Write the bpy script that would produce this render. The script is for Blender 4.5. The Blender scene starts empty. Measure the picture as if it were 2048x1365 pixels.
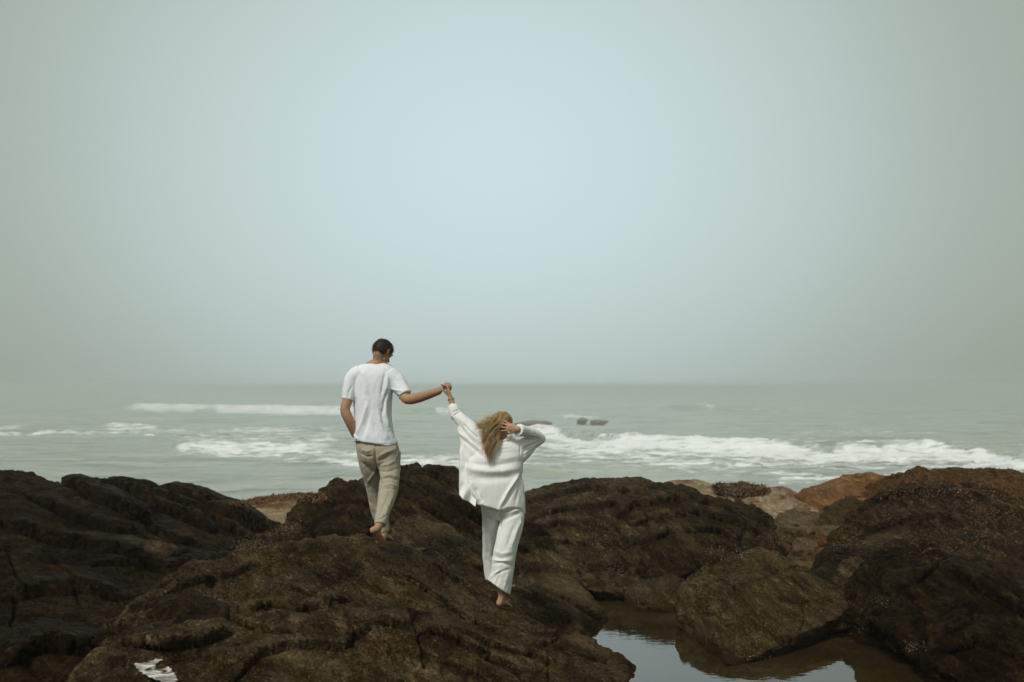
import bpy, bmesh, math, random
import numpy as np
from mathutils import Vector, Matrix

random.seed(7)
rng = np.random.default_rng(7)
S = bpy.context.scene
COL = S.collection

# ------------------------------------------------------------------ camera, world, sun, exposure
CZ = 9.5                       # eye height above the sea
LZ = CZ - 4.2                  # the rock platform stands this much higher than its own zero
FPX = 2048 * 35 / 36.0
HOR = 773.0                    # row of the horizon
PITCH = math.atan((HOR - 682.5) / FPX)
cam_d = bpy.data.cameras.new('camera')
cam = bpy.data.objects.new('camera', cam_d)
COL.objects.link(cam)
cam.location = (0, 0, CZ)
cam.rotation_euler = (math.radians(90) + PITCH, 0, 0)
cam_d.lens = 35
cam_d.sensor_width = 36
cam_d.clip_start = 0.1
cam_d.clip_end = 9000
cam_d.dof.use_dof = True
cam_d.dof.focus_distance = 8.6
cam_d.dof.aperture_fstop = 2.2
S.camera = cam

SUN_EL, SUN_AZ = math.radians(50), math.radians(-143)     # azimuth from +Y towards +X: behind the camera, left
sun_dir = Vector((math.sin(SUN_AZ) * math.cos(SUN_EL), math.cos(SUN_AZ) * math.cos(SUN_EL), math.sin(SUN_EL)))
world = bpy.data.worlds.new('World')
S.world = world
world.use_nodes = True
wn = world.node_tree
for n in list(wn.nodes):
    wn.nodes.remove(n)
w_out = wn.nodes.new('ShaderNodeOutputWorld')
w_bg = wn.nodes.new('ShaderNodeBackground')
w_bg.inputs['Strength'].default_value = 0.1
sky = wn.nodes.new('ShaderNodeTexSky')
sky.sky_type = 'NISHITA'
sky.sun_disc = False
sky.sun_elevation = SUN_EL
sky.sun_rotation = SUN_AZ
sky.dust_density = 5
# overcast fog layer: a broad glow low over the sea, evening out all round
tc = wn.nodes.new('ShaderNodeTexCoord')
dotn = wn.nodes.new('ShaderNodeVectorMath'); dotn.operation = 'DOT_PRODUCT'
gaz, gel = math.radians(-1.0), math.radians(14.5)
dotn.inputs[1].default_value = (math.sin(gaz) * math.cos(gel), math.cos(gaz) * math.cos(gel), math.sin(gel))
nrm = wn.nodes.new('ShaderNodeVectorMath'); nrm.operation = 'NORMALIZE'
wn.links.new(tc.outputs['Generated'], nrm.inputs[0])
sqz = wn.nodes.new('ShaderNodeVectorMath'); sqz.operation = 'MULTIPLY'; sqz.inputs[1].default_value = (.84, 1, 1.12)
nr2 = wn.nodes.new('ShaderNodeVectorMath'); nr2.operation = 'NORMALIZE'
wn.links.new(nrm.outputs[0], sqz.inputs[0]); wn.links.new(sqz.outputs[0], nr2.inputs[0])
wn.links.new(nr2.outputs[0], dotn.inputs[0])
acs = wn.nodes.new('ShaderNodeMath'); acs.operation = 'ARCCOSINE'
wn.links.new(dotn.outputs['Value'], acs.inputs[0])
wns = wn.nodes.new('ShaderNodeTexNoise'); wns.inputs['Scale'].default_value = 1.1; wns.inputs['Detail'].default_value = 2
wn.links.new(nrm.outputs[0], wns.inputs['Vector'])
mad = wn.nodes.new('ShaderNodeMath'); mad.operation = 'MULTIPLY_ADD'
wn.links.new(wns.outputs['Fac'], mad.inputs[0]); mad.inputs[1].default_value = 0.06
wn.links.new(acs.outputs[0], mad.inputs[2])
ramp = wn.nodes.new('ShaderNodeValToRGB')
mr = wn.nodes.new('ShaderNodeMapRange')
mr.inputs['From Min'].default_value = 0.0; mr.inputs['From Max'].default_value = 0.85
wn.links.new(mad.outputs[0], mr.inputs['Value'])
wn.links.new(mr.outputs['Result'], ramp.inputs['Fac'])
e = ramp.color_ramp.elements
e[0].position = 0.0; e[0].color = (0.625, 0.755, 0.79, 1)
e[1].position = 1.0; e[1].color = (0.31, 0.355, 0.30, 1)
for p, c in ((0.19, (0.585, 0.705, 0.715)), (0.36, (0.49, 0.58, 0.565)), (0.50, (0.375, 0.44, 0.385)), (0.66, (0.315, 0.365, 0.30))):
    x = e.new(p); x.color = (*c, 1)
ramp.color_ramp.interpolation = 'B_SPLINE'
fmul = wn.nodes.new('ShaderNodeVectorMath'); fmul.operation = 'SCALE'
fmul.inputs['Scale'].default_value = 6.7
sxyz = wn.nodes.new('ShaderNodeSeparateXYZ'); wn.links.new(nrm.outputs[0], sxyz.inputs[0])
hz = wn.nodes.new('ShaderNodeMapRange'); hz.interpolation_type = 'SMOOTHSTEP'
hz.inputs['From Min'].default_value = -.01; hz.inputs['From Max'].default_value = .17; hz.inputs['To Min'].default_value = .95; hz.inputs['To Max'].default_value = 1.0
wn.links.new(sxyz.outputs['Z'], hz.inputs['Value'])
hm = wn.nodes.new('ShaderNodeVectorMath'); hm.operation = 'SCALE'
wn.links.new(ramp.outputs['Color'], hm.inputs[0]); wn.links.new(hz.outputs[0], hm.inputs['Scale'])
wn.links.new(hm.outputs[0], fmul.inputs[0])
wmix = wn.nodes.new('ShaderNodeMix'); wmix.data_type = 'RGBA'
wmix.inputs[0].default_value = 0.97
wn.links.new(sky.outputs['Color'], wmix.inputs[6])
wn.links.new(fmul.outputs[0], wmix.inputs[7])
wn.links.new(wmix.outputs[2], w_bg.inputs['Color'])
wn.links.new(w_bg.outputs[0], w_out.inputs['Surface'])

sun_d = bpy.data.lights.new('sun', 'SUN')
sun_d.energy = 1.5
sun_d.angle = math.radians(16)
sun_d.color = (1.0, 0.97, 0.92)
sun_o = bpy.data.objects.new('sun', sun_d)
COL.objects.link(sun_o)
sun_o.location = (0, 0, 30)
sun_o.rotation_euler = sun_dir.to_track_quat('Z', 'Y').to_euler()

S.view_settings.view_transform = 'Standard'
S.view_settings.look = 'None'
S.view_settings.gamma = 1
S.view_settings.exposure = 0.6
S.view_settings.use_curve_mapping = False
S.cycles.use_denoising = True
S.cycles.max_bounces = 6
S.cycles.diffuse_bounces = 3
S.cycles.glossy_bounces = 3
S.cycles.volume_bounces = 2
S.cycles.caustics_reflective = False
S.cycles.caustics_refractive = False

# ------------------------------------------------------------------ helpers
def P(px, py, d):
    """world point seen at pixel (2048 wide) at world depth y = d"""
    x = (px - 1024) / FPX; y = -(py - 682.5) / FPX
    ca, sa = math.cos(PITCH), math.sin(PITCH)
    fy = ca - y * sa; fz = sa + y * ca
    k = d / fy
    return Vector((x * k, d, CZ + fz * k))

def proj(p):
    """numpy: world points -> photo pixels"""
    ca, sa = math.cos(PITCH), math.sin(PITCH)
    y = p[..., 1]; z = p[..., 2] - CZ
    f = y * ca + z * sa; u = -y * sa + z * ca
    return 1024 + FPX * p[..., 0] / f, 682.5 - FPX * u / f

def _h(ix, iy, iz, s):
    with np.errstate(over='ignore'):
        h = (ix.astype(np.uint32) * np.uint32(374761393)) ^ (iy.astype(np.uint32) * np.uint32(668265263)) ^ (iz.astype(np.uint32) * np.uint32(2246822519)) ^ np.uint32((s * 3266489917 + 12345) & 0xffffffff)
        h = (h ^ (h >> np.uint32(15))) * np.uint32(2246822519)
        h = (h ^ (h >> np.uint32(13))) * np.uint32(3266489917)
        h = h ^ (h >> np.uint32(16))
    return h.astype(np.float64) / 4294967295.0

def vnoise(p, s=0):
    i = np.floor(p).astype(np.int64); f = p - i
    f = f * f * f * (f * (f * 6 - 15) + 10)
    r = 0
    for dx in (0, 1):
        wx = f[:, 0] if dx else 1 - f[:, 0]
        for dy in (0, 1):
            wy = f[:, 1] if dy else 1 - f[:, 1]
            for dz in (0, 1):
                wz = f[:, 2] if dz else 1 - f[:, 2]
                r = r + wx * wy * wz * _h(i[:, 0] + dx, i[:, 1] + dy, i[:, 2] + dz, s)
    return r * 2 - 1

def fbm(p, oct=4, s=0, gain=0.5):
    a, r, t = 1.0, 0, 0
    for k in range(oct):
        r = r + a * vnoise(p * (2.03 ** k) + 17.3 * k, s + k); t += a; a *= gain
    return r / t

def voro(p, s=0):
    i = np.floor(p).astype(np.int64)
    F1 = np.full(len(p), 9.0); F2 = np.full(len(p), 9.0)
    cid = np.zeros(len(p)); cv = np.zeros_like(p)
    for dx in (-1, 0, 1):
        for dy in (-1, 0, 1):
            for dz in (-1, 0, 1):
                a, b, c = i[:, 0] + dx, i[:, 1] + dy, i[:, 2] + dz
                q = np.stack([a + _h(a, b, c, s), b + _h(a, b, c, s + 1), c + _h(a, b, c, s + 2)], 1)
                dd = ((p - q) ** 2).sum(1) ** .5
                m = dd < F1
                F2 = np.where(m, F1, np.minimum(F2, dd))
                F1 = np.where(m, dd, F1)
                cid = np.where(m, _h(a, b, c, s + 3), cid)
                cv[m] = (p - q)[m]
    return F1, F2, cid, cv

def sstep(a, b, x):
    t = np.clip((x - a) / (b - a), 0, 1)
    return t * t * (3 - 2 * t)

def catmull(pts, n):
    """resample a polyline of points (k,3) to n points, smooth, even along its length"""
    pts = np.asarray(pts, float)
    ext = np.vstack([2 * pts[0] - pts[1], pts, 2 * pts[-1] - pts[-2]])
    seg = np.linalg.norm(np.diff(pts, axis=0), axis=1)
    cum = np.concatenate([[0], np.cumsum(seg)]) + np.arange(len(pts)) * 1e-6
    t = np.linspace(0, cum[-1], n)
    k = np.clip(np.searchsorted(cum, t, side='right') - 1, 0, len(pts) - 2)
    f = ((t - cum[k]) / (cum[k + 1] - cum[k]))[:, None]
    p0, p1, p2, p3 = ext[k], ext[k + 1], ext[k + 2], ext[k + 3]
    # tension keeps outlines from overshooting
    m1 = (p2 - p0) * .42; m2 = (p3 - p1) * .42
    return (2 * f**3 - 3 * f**2 + 1) * p1 + (f**3 - 2 * f**2 + f) * m1 + (-2 * f**3 + 3 * f**2) * p2 + (f**3 - f**2) * m2

def mesh_np(name, V, F):
    me = bpy.data.meshes.new(name)
    V = np.asarray(V, np.float32)
    if isinstance(F, np.ndarray):
        k = F.shape[1]
        me.vertices.add(len(V)); me.vertices.foreach_set('co', V.ravel())
        me.loops.add(F.size); me.loops.foreach_set('vertex_index', F.ravel().astype(np.int32))
        me.polygons.add(len(F)); me.polygons.foreach_set('loop_start', np.arange(0, F.size, k, dtype=np.int32))
        me.polygons.foreach_set('loop_total', np.full(len(F), k, np.int32))
        me.update(calc_edges=True)
        me.validate()
    else:
        me.from_pydata([tuple(v) for v in V], [], F)
    me.shade_smooth()
    return me

def grid_faces(nr, nc):
    a = np.arange(nr * nc).reshape(nr, nc)
    return np.stack([a[:-1, :-1].ravel(), a[1:, :-1].ravel(), a[1:, 1:].ravel(), a[:-1, 1:].ravel()], 1)

def get_co(me):
    a = np.empty(len(me.vertices) * 3, np.float32); me.vertices.foreach_get('co', a); return a.reshape(-1, 3).astype(float)
def get_no(me):
    a = np.empty(len(me.vertices) * 3, np.float32); me.vertex_normals.foreach_get('vector', a); return a.reshape(-1, 3).astype(float)
def set_co(me, V):
    me.vertices.foreach_set('co', np.asarray(V, np.float32).ravel()); me.update()

def link(name, me, mat, parent=None, origin=None, label=None, cat=None, group=None, kind=None):
    o = bpy.data.objects.new(name, me)
    COL.objects.link(o)
    if mat is not None:
        me.materials.clear(); me.materials.append(mat)
    if parent is not None:
        o.parent = parent
    if origin is not None:
        me.transform(Matrix.Translation(-Vector(origin)))
        if parent is None:
            o.location = origin
    if label: o['label'] = label
    if cat: o['category'] = cat
    if group: o['group'] = group
    if kind: o['kind'] = kind
    return o

def remesh(V, F, voxel, smooth=0, lam=0.5):
    me = mesh_np('tmp', V, F)
    o = bpy.data.objects.new('tmp', me); COL.objects.link(o)
    m = o.modifiers.new('r', 'REMESH'); m.mode = 'VOXEL'; m.voxel_size = voxel; m.use_smooth_shade = True
    if smooth:
        s = o.modifiers.new('s', 'SMOOTH'); s.iterations = smooth; s.factor = lam
    dg = bpy.context.evaluated_depsgraph_get()
    out = bpy.data.meshes.new_from_object(o.evaluated_get(dg))
    bpy.data.objects.remove(o); bpy.data.meshes.remove(me)
    out.shade_smooth()
    return out

class Soup:
    """collects closed shapes; build() melts them into one continuous skin"""
    def __init__(s): s.V = []; s.F = []
    def add(s, V, F):
        k = len(s.V); s.V += [tuple(v) for v in V]; s.F += [tuple(i + k for i in f) for f in F]
    def ell(s, c, ax, n=14):
        c = Vector(c); V = []; F = []
        for i in range(n + 1):
            th = math.pi * i / n
            for j in range(2 * n):
                ph = math.pi * j / n
                V.append(c + ax[0] * (math.sin(th) * math.cos(ph)) + ax[1] * (math.sin(th) * math.sin(ph)) + ax[2] * math.cos(th))
        for i in range(n):
            for j in range(2 * n):
                a = i * 2 * n + j; b = i * 2 * n + (j + 1) % (2 * n)
                F.append((a, b, b + 2 * n, a + 2 * n))
        s.add(V, F)
    def tube(s, pts, rad, side=None, n=16, rnd=True, sub=3):
        """pts: Vectors, rad: float or (a along side, b)"""
        R = [(r, r) if not isinstance(r, tuple) else r for r in rad]
        A = np.array([[*p, *r] for p, r in zip(pts, R)])
        if len(A) > 2 and sub > 1:
            k = (len(A) - 1) * sub + 1
            ext = np.vstack([2 * A[0] - A[1], A, 2 * A[-1] - A[-2]]); o = []
            for q in range(k):
                t = q / sub; i = min(int(t), len(A) - 2); f = t - i
                p0, p1, p2, p3 = ext[i:i + 4]
                m1 = (p2 - p0) * .5; m2 = (p3 - p1) * .5
                o.append((2*f**3-3*f**2+1)*p1 + (f**3-2*f**2+f)*m1 + (-2*f**3+3*f**2)*p2 + (f**3-f**2)*m2)
            A = np.array(o)
        pp = [Vector(a[:3]) for a in A]; rr = [(a[3], a[4]) for a in A]
        tang = [(pp[min(i + 1, len(pp) - 1)] - pp[max(i - 1, 0)]).normalized() for i in range(len(pp))]
        if side is None:
            side = Vector((1, 0, 0)) if abs(tang[0].x) < .8 else Vector((0, 0, 1))
        rings = []
        def frame(t):
            a = (side - t * side.dot(t)).normalized()
            return a, t.cross(a)
        if rnd:
            a, b = frame(tang[0]); m = min(rr[0])
            for q in (0.9, 0.6, 0.3):
                k = math.sqrt(1 - q * q); rings.append((pp[0] - tang[0] * m * q, a * rr[0][0] * k, b * rr[0][1] * k))
        for p, t, r in zip(pp, tang, rr):
            a, b = frame(t); rings.append((p, a * r[0], b * r[1]))
        if rnd:
            a, b = frame(tang[-1]); m = min(rr[-1])
            for q in (0.3, 0.6, 0.9):
                k = math.sqrt(1 - q * q); rings.append((pp[-1] + tang[-1] * m * q, a * rr[-1][0] * k, b * rr[-1][1] * k))
        V = []; F = []
        for c, a, b in rings:
            for j in range(n):
                th = 2 * math.pi * j / n
                V.append(c + a * math.cos(th) + b * math.sin(th))
        for i in range(len(rings) - 1):
            for j in range(n):
                F.append((i * n + j, i * n + (j + 1) % n, (i + 1) * n + (j + 1) % n, (i + 1) * n + j))
        F.append(tuple(range(n - 1, -1, -1))); F.append(tuple((len(rings) - 1) * n + j for j in range(n)))
        s.add(V, F)
    def build(s, voxel, smooth=0, lam=.5):
        return remesh(np.array([tuple(v) for v in s.V]), s.F, voxel, smooth, lam)

# ------------------------------------------------------------------ materials
def new_mat(name):
    m = bpy.data.materials.new(name); m.use_nodes = True
    nt = m.node_tree; b = nt.nodes['Principled BSDF']
    return m, nt, b
def N(nt, t, **kw):
    n = nt.nodes.new(t)
    for k, v in kw.items():
        if k in n.inputs: n.inputs[k].default_value = v
        else: setattr(n, k, v)
    return n
def ramp_node(nt, stops, src):
    r = nt.nodes.new('ShaderNodeValToRGB'); el = r.color_ramp.elements
    el[0].position = stops[0][0]; el[0].color = (*stops[0][1], 1)
    el[1].position = stops[-1][0]; el[1].color = (*stops[-1][1], 1)
    for p, c in stops[1:-1]:
        x = el.new(p); x.color = (*c, 1)
    nt.links.new(src, r.inputs['Fac']); return r
def gray(v): return (v, v, v)
def mixc(nt, fac, a, b):
    m = nt.nodes.new('ShaderNodeMix'); m.data_type = 'RGBA'
    for s, v in ((0, fac), (6, a), (7, b)):
        if hasattr(v, 'links'): nt.links.new(v, m.inputs[s])
        elif s == 0: m.inputs[0].default_value = v
        else: m.inputs[s].default_value = (*v, 1)
    return m.outputs[2]
def mth(nt, op, a, b=None):
    m = nt.nodes.new('ShaderNodeMath'); m.operation = op
    for i, v in enumerate((a, b)):
        if v is None: continue
        if hasattr(v, 'links'): nt.links.new(v, m.inputs[i])
        else: m.inputs[i].default_value = v
    return m.outputs[0]

def rock_material(name, dark, mid, light, patch=None, rough=.62, tide=None, patch_at=.62):
    m, nt, b = new_mat(name)
    geo = N(nt, 'ShaderNodeNewGeometry')
    pos = geo.outputs['Position']
    mp = N(nt, 'ShaderNodeMapping', vector_type='TEXTURE')
    mp.inputs['Rotation'].default_value = (math.radians(12), math.radians(28), math.radians(10))
    mp.inputs['Scale'].default_value = (3.2, 2.6, .55)
    nt.links.new(pos, mp.inputs['Vector'])
    n1 = N(nt, 'ShaderNodeTexNoise', Scale=1.3, Detail=8.0, Roughness=.62); nt.links.new(pos, n1.inputs['Vector'])
    n2 = N(nt, 'ShaderNodeTexNoise', Scale=9.0, Detail=9.0, Roughness=.66); nt.links.new(mp.outputs[0], n2.inputs['Vector'])
    n3 = N(nt, 'ShaderNodeTexNoise', Scale=38.0, Detail=7.0, Roughness=.7); nt.links.new(pos, n3.inputs['Vector'])
    mixn = mth(nt, 'ADD', mth(nt, 'MULTIPLY', n1.outputs['Fac'], .26), mth(nt, 'ADD', mth(nt, 'MULTIPLY', n2.outputs['Fac'], .40), mth(nt, 'MULTIPLY', n3.outputs['Fac'], .34)))
    r = ramp_node(nt, [(.39, dark), (.5, mid), (.63, light)], mixn)
    c = r.outputs['Color']
    if patch is not None:
        n4 = N(nt, 'ShaderNodeTexNoise', Scale=1.7, Detail=7.0, Roughness=.68)
        mo = N(nt, 'ShaderNodeMapping'); mo.inputs['Location'].default_value = (7, 3, 1); nt.links.new(pos, mo.inputs['Vector']); nt.links.new(mo.outputs[0], n4.inputs['Vector'])
        pf = ramp_node(nt, [(patch_at - .07, gray(0)), (patch_at + .05, gray(1))], n4.outputs['Fac'])
        c = mixc(nt, pf.outputs['Color'], c, patch)
    # dry mineral veins and scattered ochre flecks of weed
    fl = N(nt, 'ShaderNodeTexNoise', Scale=24.0, Detail=3.0, Roughness=.6); nt.links.new(pos, fl.inputs['Vector'])
    ff = ramp_node(nt, [(.67, gray(0)), (.74, gray(1))], fl.outputs['Fac'])
    c = mixc(nt, mth(nt, 'MULTIPLY', ff.outputs['Color'], .45), c, (.13, .068, .018))
    # pale calcified streaks along the bedding
    v = N(nt, 'ShaderNodeTexNoise', Scale=4.6, Detail=8.0, Roughness=.72, Distortion=.6); nt.links.new(mp.outputs[0], v.inputs['Vector'])
    vf = ramp_node(nt, [(.63, gray(0)), (.72, gray(1))], v.outputs['Fac'])
    c = mixc(nt, mth(nt, 'MULTIPLY', vf.outputs['Color'], .55), c, tuple(min(1, k * 2.0) for k in light))
    sp_ = N(nt, 'ShaderNodeTexNoise', Scale=75.0, Detail=3.0, Roughness=.55); nt.links.new(pos, sp_.inputs['Vector'])  # sparse pale specks: wet glints painted into the base colour
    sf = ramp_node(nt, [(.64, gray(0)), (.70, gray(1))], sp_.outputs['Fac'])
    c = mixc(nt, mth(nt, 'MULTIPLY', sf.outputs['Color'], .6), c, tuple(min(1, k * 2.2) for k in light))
    pa = N(nt, 'ShaderNodeAttribute', attribute_name='pale')
    pf2 = mth(nt, 'MULTIPLY', pa.outputs['Fac'], mth(nt, 'ADD', mth(nt, 'MULTIPLY', n2.outputs['Fac'], 1.4), .1))
    c = mixc(nt, pf2, c, (.155, .108, .054))
    if tide is not None:
        sx = N(nt, 'ShaderNodeSeparateXYZ'); nt.links.new(pos, sx.inputs[0])
        tz = mth(nt, 'ADD', sx.outputs['Z'], mth(nt, 'MULTIPLY', mth(nt, 'SUBTRACT', n1.outputs['Fac'], .5), -.35))
        tf = N(nt, 'ShaderNodeMapRange'); tf.inputs['From Min'].default_value = tide + .10; tf.inputs['From Max'].default_value = tide + .0
        nt.links.new(tz, tf.inputs['Value'])
        c = mixc(nt, mth(nt, 'MULTIPLY', tf.outputs[0], .8), c, (.020, .010, .002))
    nt.links.new(c, b.inputs['Base Color'])
    rr = ramp_node(nt, [(.35, gray(rough - .16)), (.65, gray(rough + .2))], n2.outputs['Fac'])
    nt.links.new(rr.outputs['Color'], b.inputs['Roughness'])
    b.inputs['Specular IOR Level'].default_value = .05
    # relief too fine for the mesh
    vo = N(nt, 'ShaderNodeTexVoronoi', Scale=5.0, feature='DISTANCE_TO_EDGE')
    wv = N(nt, 'ShaderNodeVectorMath', operation='ADD'); nt.links.new(mp.outputs[0], wv.inputs[0])
    sc = N(nt, 'ShaderNodeVectorMath', operation='SCALE'); sc.inputs['Scale'].default_value = .5; nt.links.new(n2.outputs['Color'], sc.inputs[0]); nt.links.new(sc.outputs[0], wv.inputs[1])
    nt.links.new(wv.outputs[0], vo.inputs['Vector'])
    cr = ramp_node(nt, [(0.0, gray(0)), (.05, gray(1))], vo.outputs['Distance'])
    vo2 = N(nt, 'ShaderNodeTexVoronoi', Scale=17.0, feature='DISTANCE_TO_EDGE'); nt.links.new(wv.outputs[0], vo2.inputs['Vector'])
    cr2 = ramp_node(nt, [(0.0, gray(0)), (.09, gray(1))], vo2.outputs['Distance'])
    cr = mixc(nt, .4, cr.outputs['Color'], cr2.outputs['Color'])
    hsum = mth(nt, 'ADD', mth(nt, 'MULTIPLY', n2.outputs['Fac'], 1.3), mth(nt, 'ADD', mth(nt, 'MULTIPLY', n3.outputs['Fac'], .75), mth(nt, 'MULTIPLY', cr, .8)))
    bu = N(nt, 'ShaderNodeBump', Strength=1.0, Distance=.042); nt.links.new(hsum, bu.inputs['Height'])
    nt.links.new(bu.outputs[0], b.inputs['Normal'])
    return m

M = {}
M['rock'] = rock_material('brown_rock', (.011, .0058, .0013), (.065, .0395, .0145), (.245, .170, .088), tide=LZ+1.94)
M['rock_dark'] = rock_material('dark_vignetted_rock', (.004, .0018, .0002), (.022, .0115, .0022), (.088, .053, .020), tide=LZ+1.94, rough=.55)  # base colour also holds the lens vignette on left ridge and corner boulder
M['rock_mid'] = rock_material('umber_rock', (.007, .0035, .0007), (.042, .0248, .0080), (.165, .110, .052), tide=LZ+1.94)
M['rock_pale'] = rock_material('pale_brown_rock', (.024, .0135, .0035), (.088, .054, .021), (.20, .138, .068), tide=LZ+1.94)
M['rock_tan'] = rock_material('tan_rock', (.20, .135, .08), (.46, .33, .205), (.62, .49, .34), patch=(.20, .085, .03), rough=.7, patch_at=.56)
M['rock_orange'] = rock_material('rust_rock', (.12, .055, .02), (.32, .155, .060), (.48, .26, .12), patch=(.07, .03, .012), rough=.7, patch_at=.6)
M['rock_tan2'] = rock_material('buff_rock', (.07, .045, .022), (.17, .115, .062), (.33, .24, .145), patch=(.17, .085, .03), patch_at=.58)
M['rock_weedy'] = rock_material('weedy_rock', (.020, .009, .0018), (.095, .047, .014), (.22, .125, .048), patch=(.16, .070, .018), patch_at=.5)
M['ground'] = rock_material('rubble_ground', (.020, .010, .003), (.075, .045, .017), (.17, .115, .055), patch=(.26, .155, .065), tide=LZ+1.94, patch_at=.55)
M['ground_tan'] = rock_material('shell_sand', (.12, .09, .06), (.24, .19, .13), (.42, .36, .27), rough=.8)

def simple(name, col, rough=.6, spec=.3, bump=None, var=0.0, vscale=8.0, sss=0.0):
    m, nt, b = new_mat(name)
    b.inputs['Roughness'].default_value = rough; b.inputs['Specular IOR Level'].default_value = spec
    pos = N(nt, 'ShaderNodeTexCoord').outputs['Object']
    n = N(nt, 'ShaderNodeTexNoise', Scale=vscale, Detail=5.0, Roughness=.6); nt.links.new(pos, n.inputs['Vector'])
    lo = tuple(c * (1 - var) for c in col); hi = tuple(min(1, c * (1 + var)) for c in col)
    r = ramp_node(nt, [(.3, lo), (.7, hi)], n.outputs['Fac'])
    nt.links.new(r.outputs['Color'], b.inputs['Base Color'])
    if sss:
        b.inputs['Subsurface Weight'].default_value = sss
        b.inputs['Subsurface Radius'].default_value = (.012, .005, .003)
    if bump:
        n2 = N(nt, 'ShaderNodeTexNoise', Scale=bump[0], Detail=6.0, Roughness=.6); nt.links.new(pos, n2.inputs['Vector'])
        bu = N(nt, 'ShaderNodeBump', Strength=1.0, Distance=bump[1]); nt.links.new(n2.outputs['Fac'], bu.inputs['Height'])
        nt.links.new(bu.outputs[0], b.inputs['Normal'])
    return m

def cloth(name, col, wave_scale=0.0, bump=(28, .012), stripe=0.0):
    m, nt, b = new_mat(name)
    b.inputs['Roughness'].default_value = .92; b.inputs['Specular IOR Level'].default_value = .12
    b.inputs['Sheen Weight'].default_value = .15
    pos = N(nt, 'ShaderNodeTexCoord').outputs['Object']
    mp = N(nt, 'ShaderNodeMapping'); mp.inputs['Scale'].default_value = (1.6, 1.6, .55); nt.links.new(pos, mp.inputs['Vector'])
    n1 = N(nt, 'ShaderNodeTexNoise', Scale=bump[0] * .5, Detail=5.0, Roughness=.55, Distortion=.8); nt.links.new(mp.outputs[0], n1.inputs['Vector'])
    n2 = N(nt, 'ShaderNodeTexNoise', Scale=260.0, Detail=2.0); nt.links.new(pos, n2.inputs['Vector'])
    r = ramp_node(nt, [(.35, tuple(c * .93 for c in col)), (.65, col)], n2.outputs['Fac'])
    nt.links.new(r.outputs['Color'], b.inputs['Base Color'])
    h = mth(nt, 'ADD', n1.outputs['Fac'], mth(nt, 'MULTIPLY', n2.outputs['Fac'], .08))
    if stripe:
        w = N(nt, 'ShaderNodeTexNoise', Scale=stripe, Detail=2.0); mq = N(nt, 'ShaderNodeMapping'); mq.inputs['Scale'].default_value = (4, .6, .35)
        nt.links.new(pos, mq.inputs['Vector']); nt.links.new(mq.outputs[0], w.inputs['Vector'])
        h = mth(nt, 'ADD', h, mth(nt, 'MULTIPLY', w.outputs['Fac'], .12))
    bu = N(nt, 'ShaderNodeBump', Strength=.8, Distance=bump[1]); nt.links.new(h, bu.inputs['Height'])
    nt.links.new(bu.outputs[0], b.inputs['Normal'])
    return m
M['tshirt'] = cloth('white_cotton', (.84, .87, .92), bump=(14, .010))
M['chinos'] = cloth('khaki_cotton', (.42, .375, .285), bump=(18, .016))
M['linen'] = cloth('white_linen', (.87, .865, .835), bump=(20, .009))
M['linen_trousers'] = cloth('cream_linen', (.83, .84, .79), bump=(16, .010))
M['skin_m'] = simple('tanned_skin', (.40, .225, .125), .55, .35, bump=(60, .002), var=.12, vscale=14, sss=.1)
M['skin_f'] = simple('light_skin', (.50, .29, .175), .52, .35, bump=(60, .0015), var=.1, vscale=14, sss=.1)
M['gold'] = simple('gold', (.8, .62, .3), .25, .6); M['gold'].node_tree.nodes['Principled BSDF'].inputs['Metallic'].default_value = 1
M['shell'] = simple('barnacle_shell', (.27, .22, .15), .75, .2, var=.5, vscale=60)
M['grit'] = simple('shell_grit', (.17, .125, .075), .8, .2, var=.5, vscale=60)
M['eye'] = simple('eye', (.75, .73, .70), .2, .5)
M['button'] = simple('button', (.7, .68, .62), .4, .4)

def strand_mat(name, dark, light, rough=.5):
    m, nt, b = new_mat(name)
    at = N(nt, 'ShaderNodeAttribute', attribute_name='tone')
    r = ramp_node(nt, [(0, dark), (1, light)], at.outputs['Fac'])
    nt.links.new(r.outputs['Color'], b.inputs['Base Color'])
    b.inputs['Roughness'].default_value = rough; b.inputs['Specular IOR Level'].default_value = .35
    return m
M['hair_f'] = strand_mat('blond_hair', (.11, .056, .020), (.70, .47, .22), .45)
M['hair_m'] = strand_mat('dark_brown_hair', (.020, .011, .006), (.058, .034, .016), .6)
M['weed'] = strand_mat('rust_seaweed', (.022, .009, .0016), (.15, .070, .018), .6)

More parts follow.
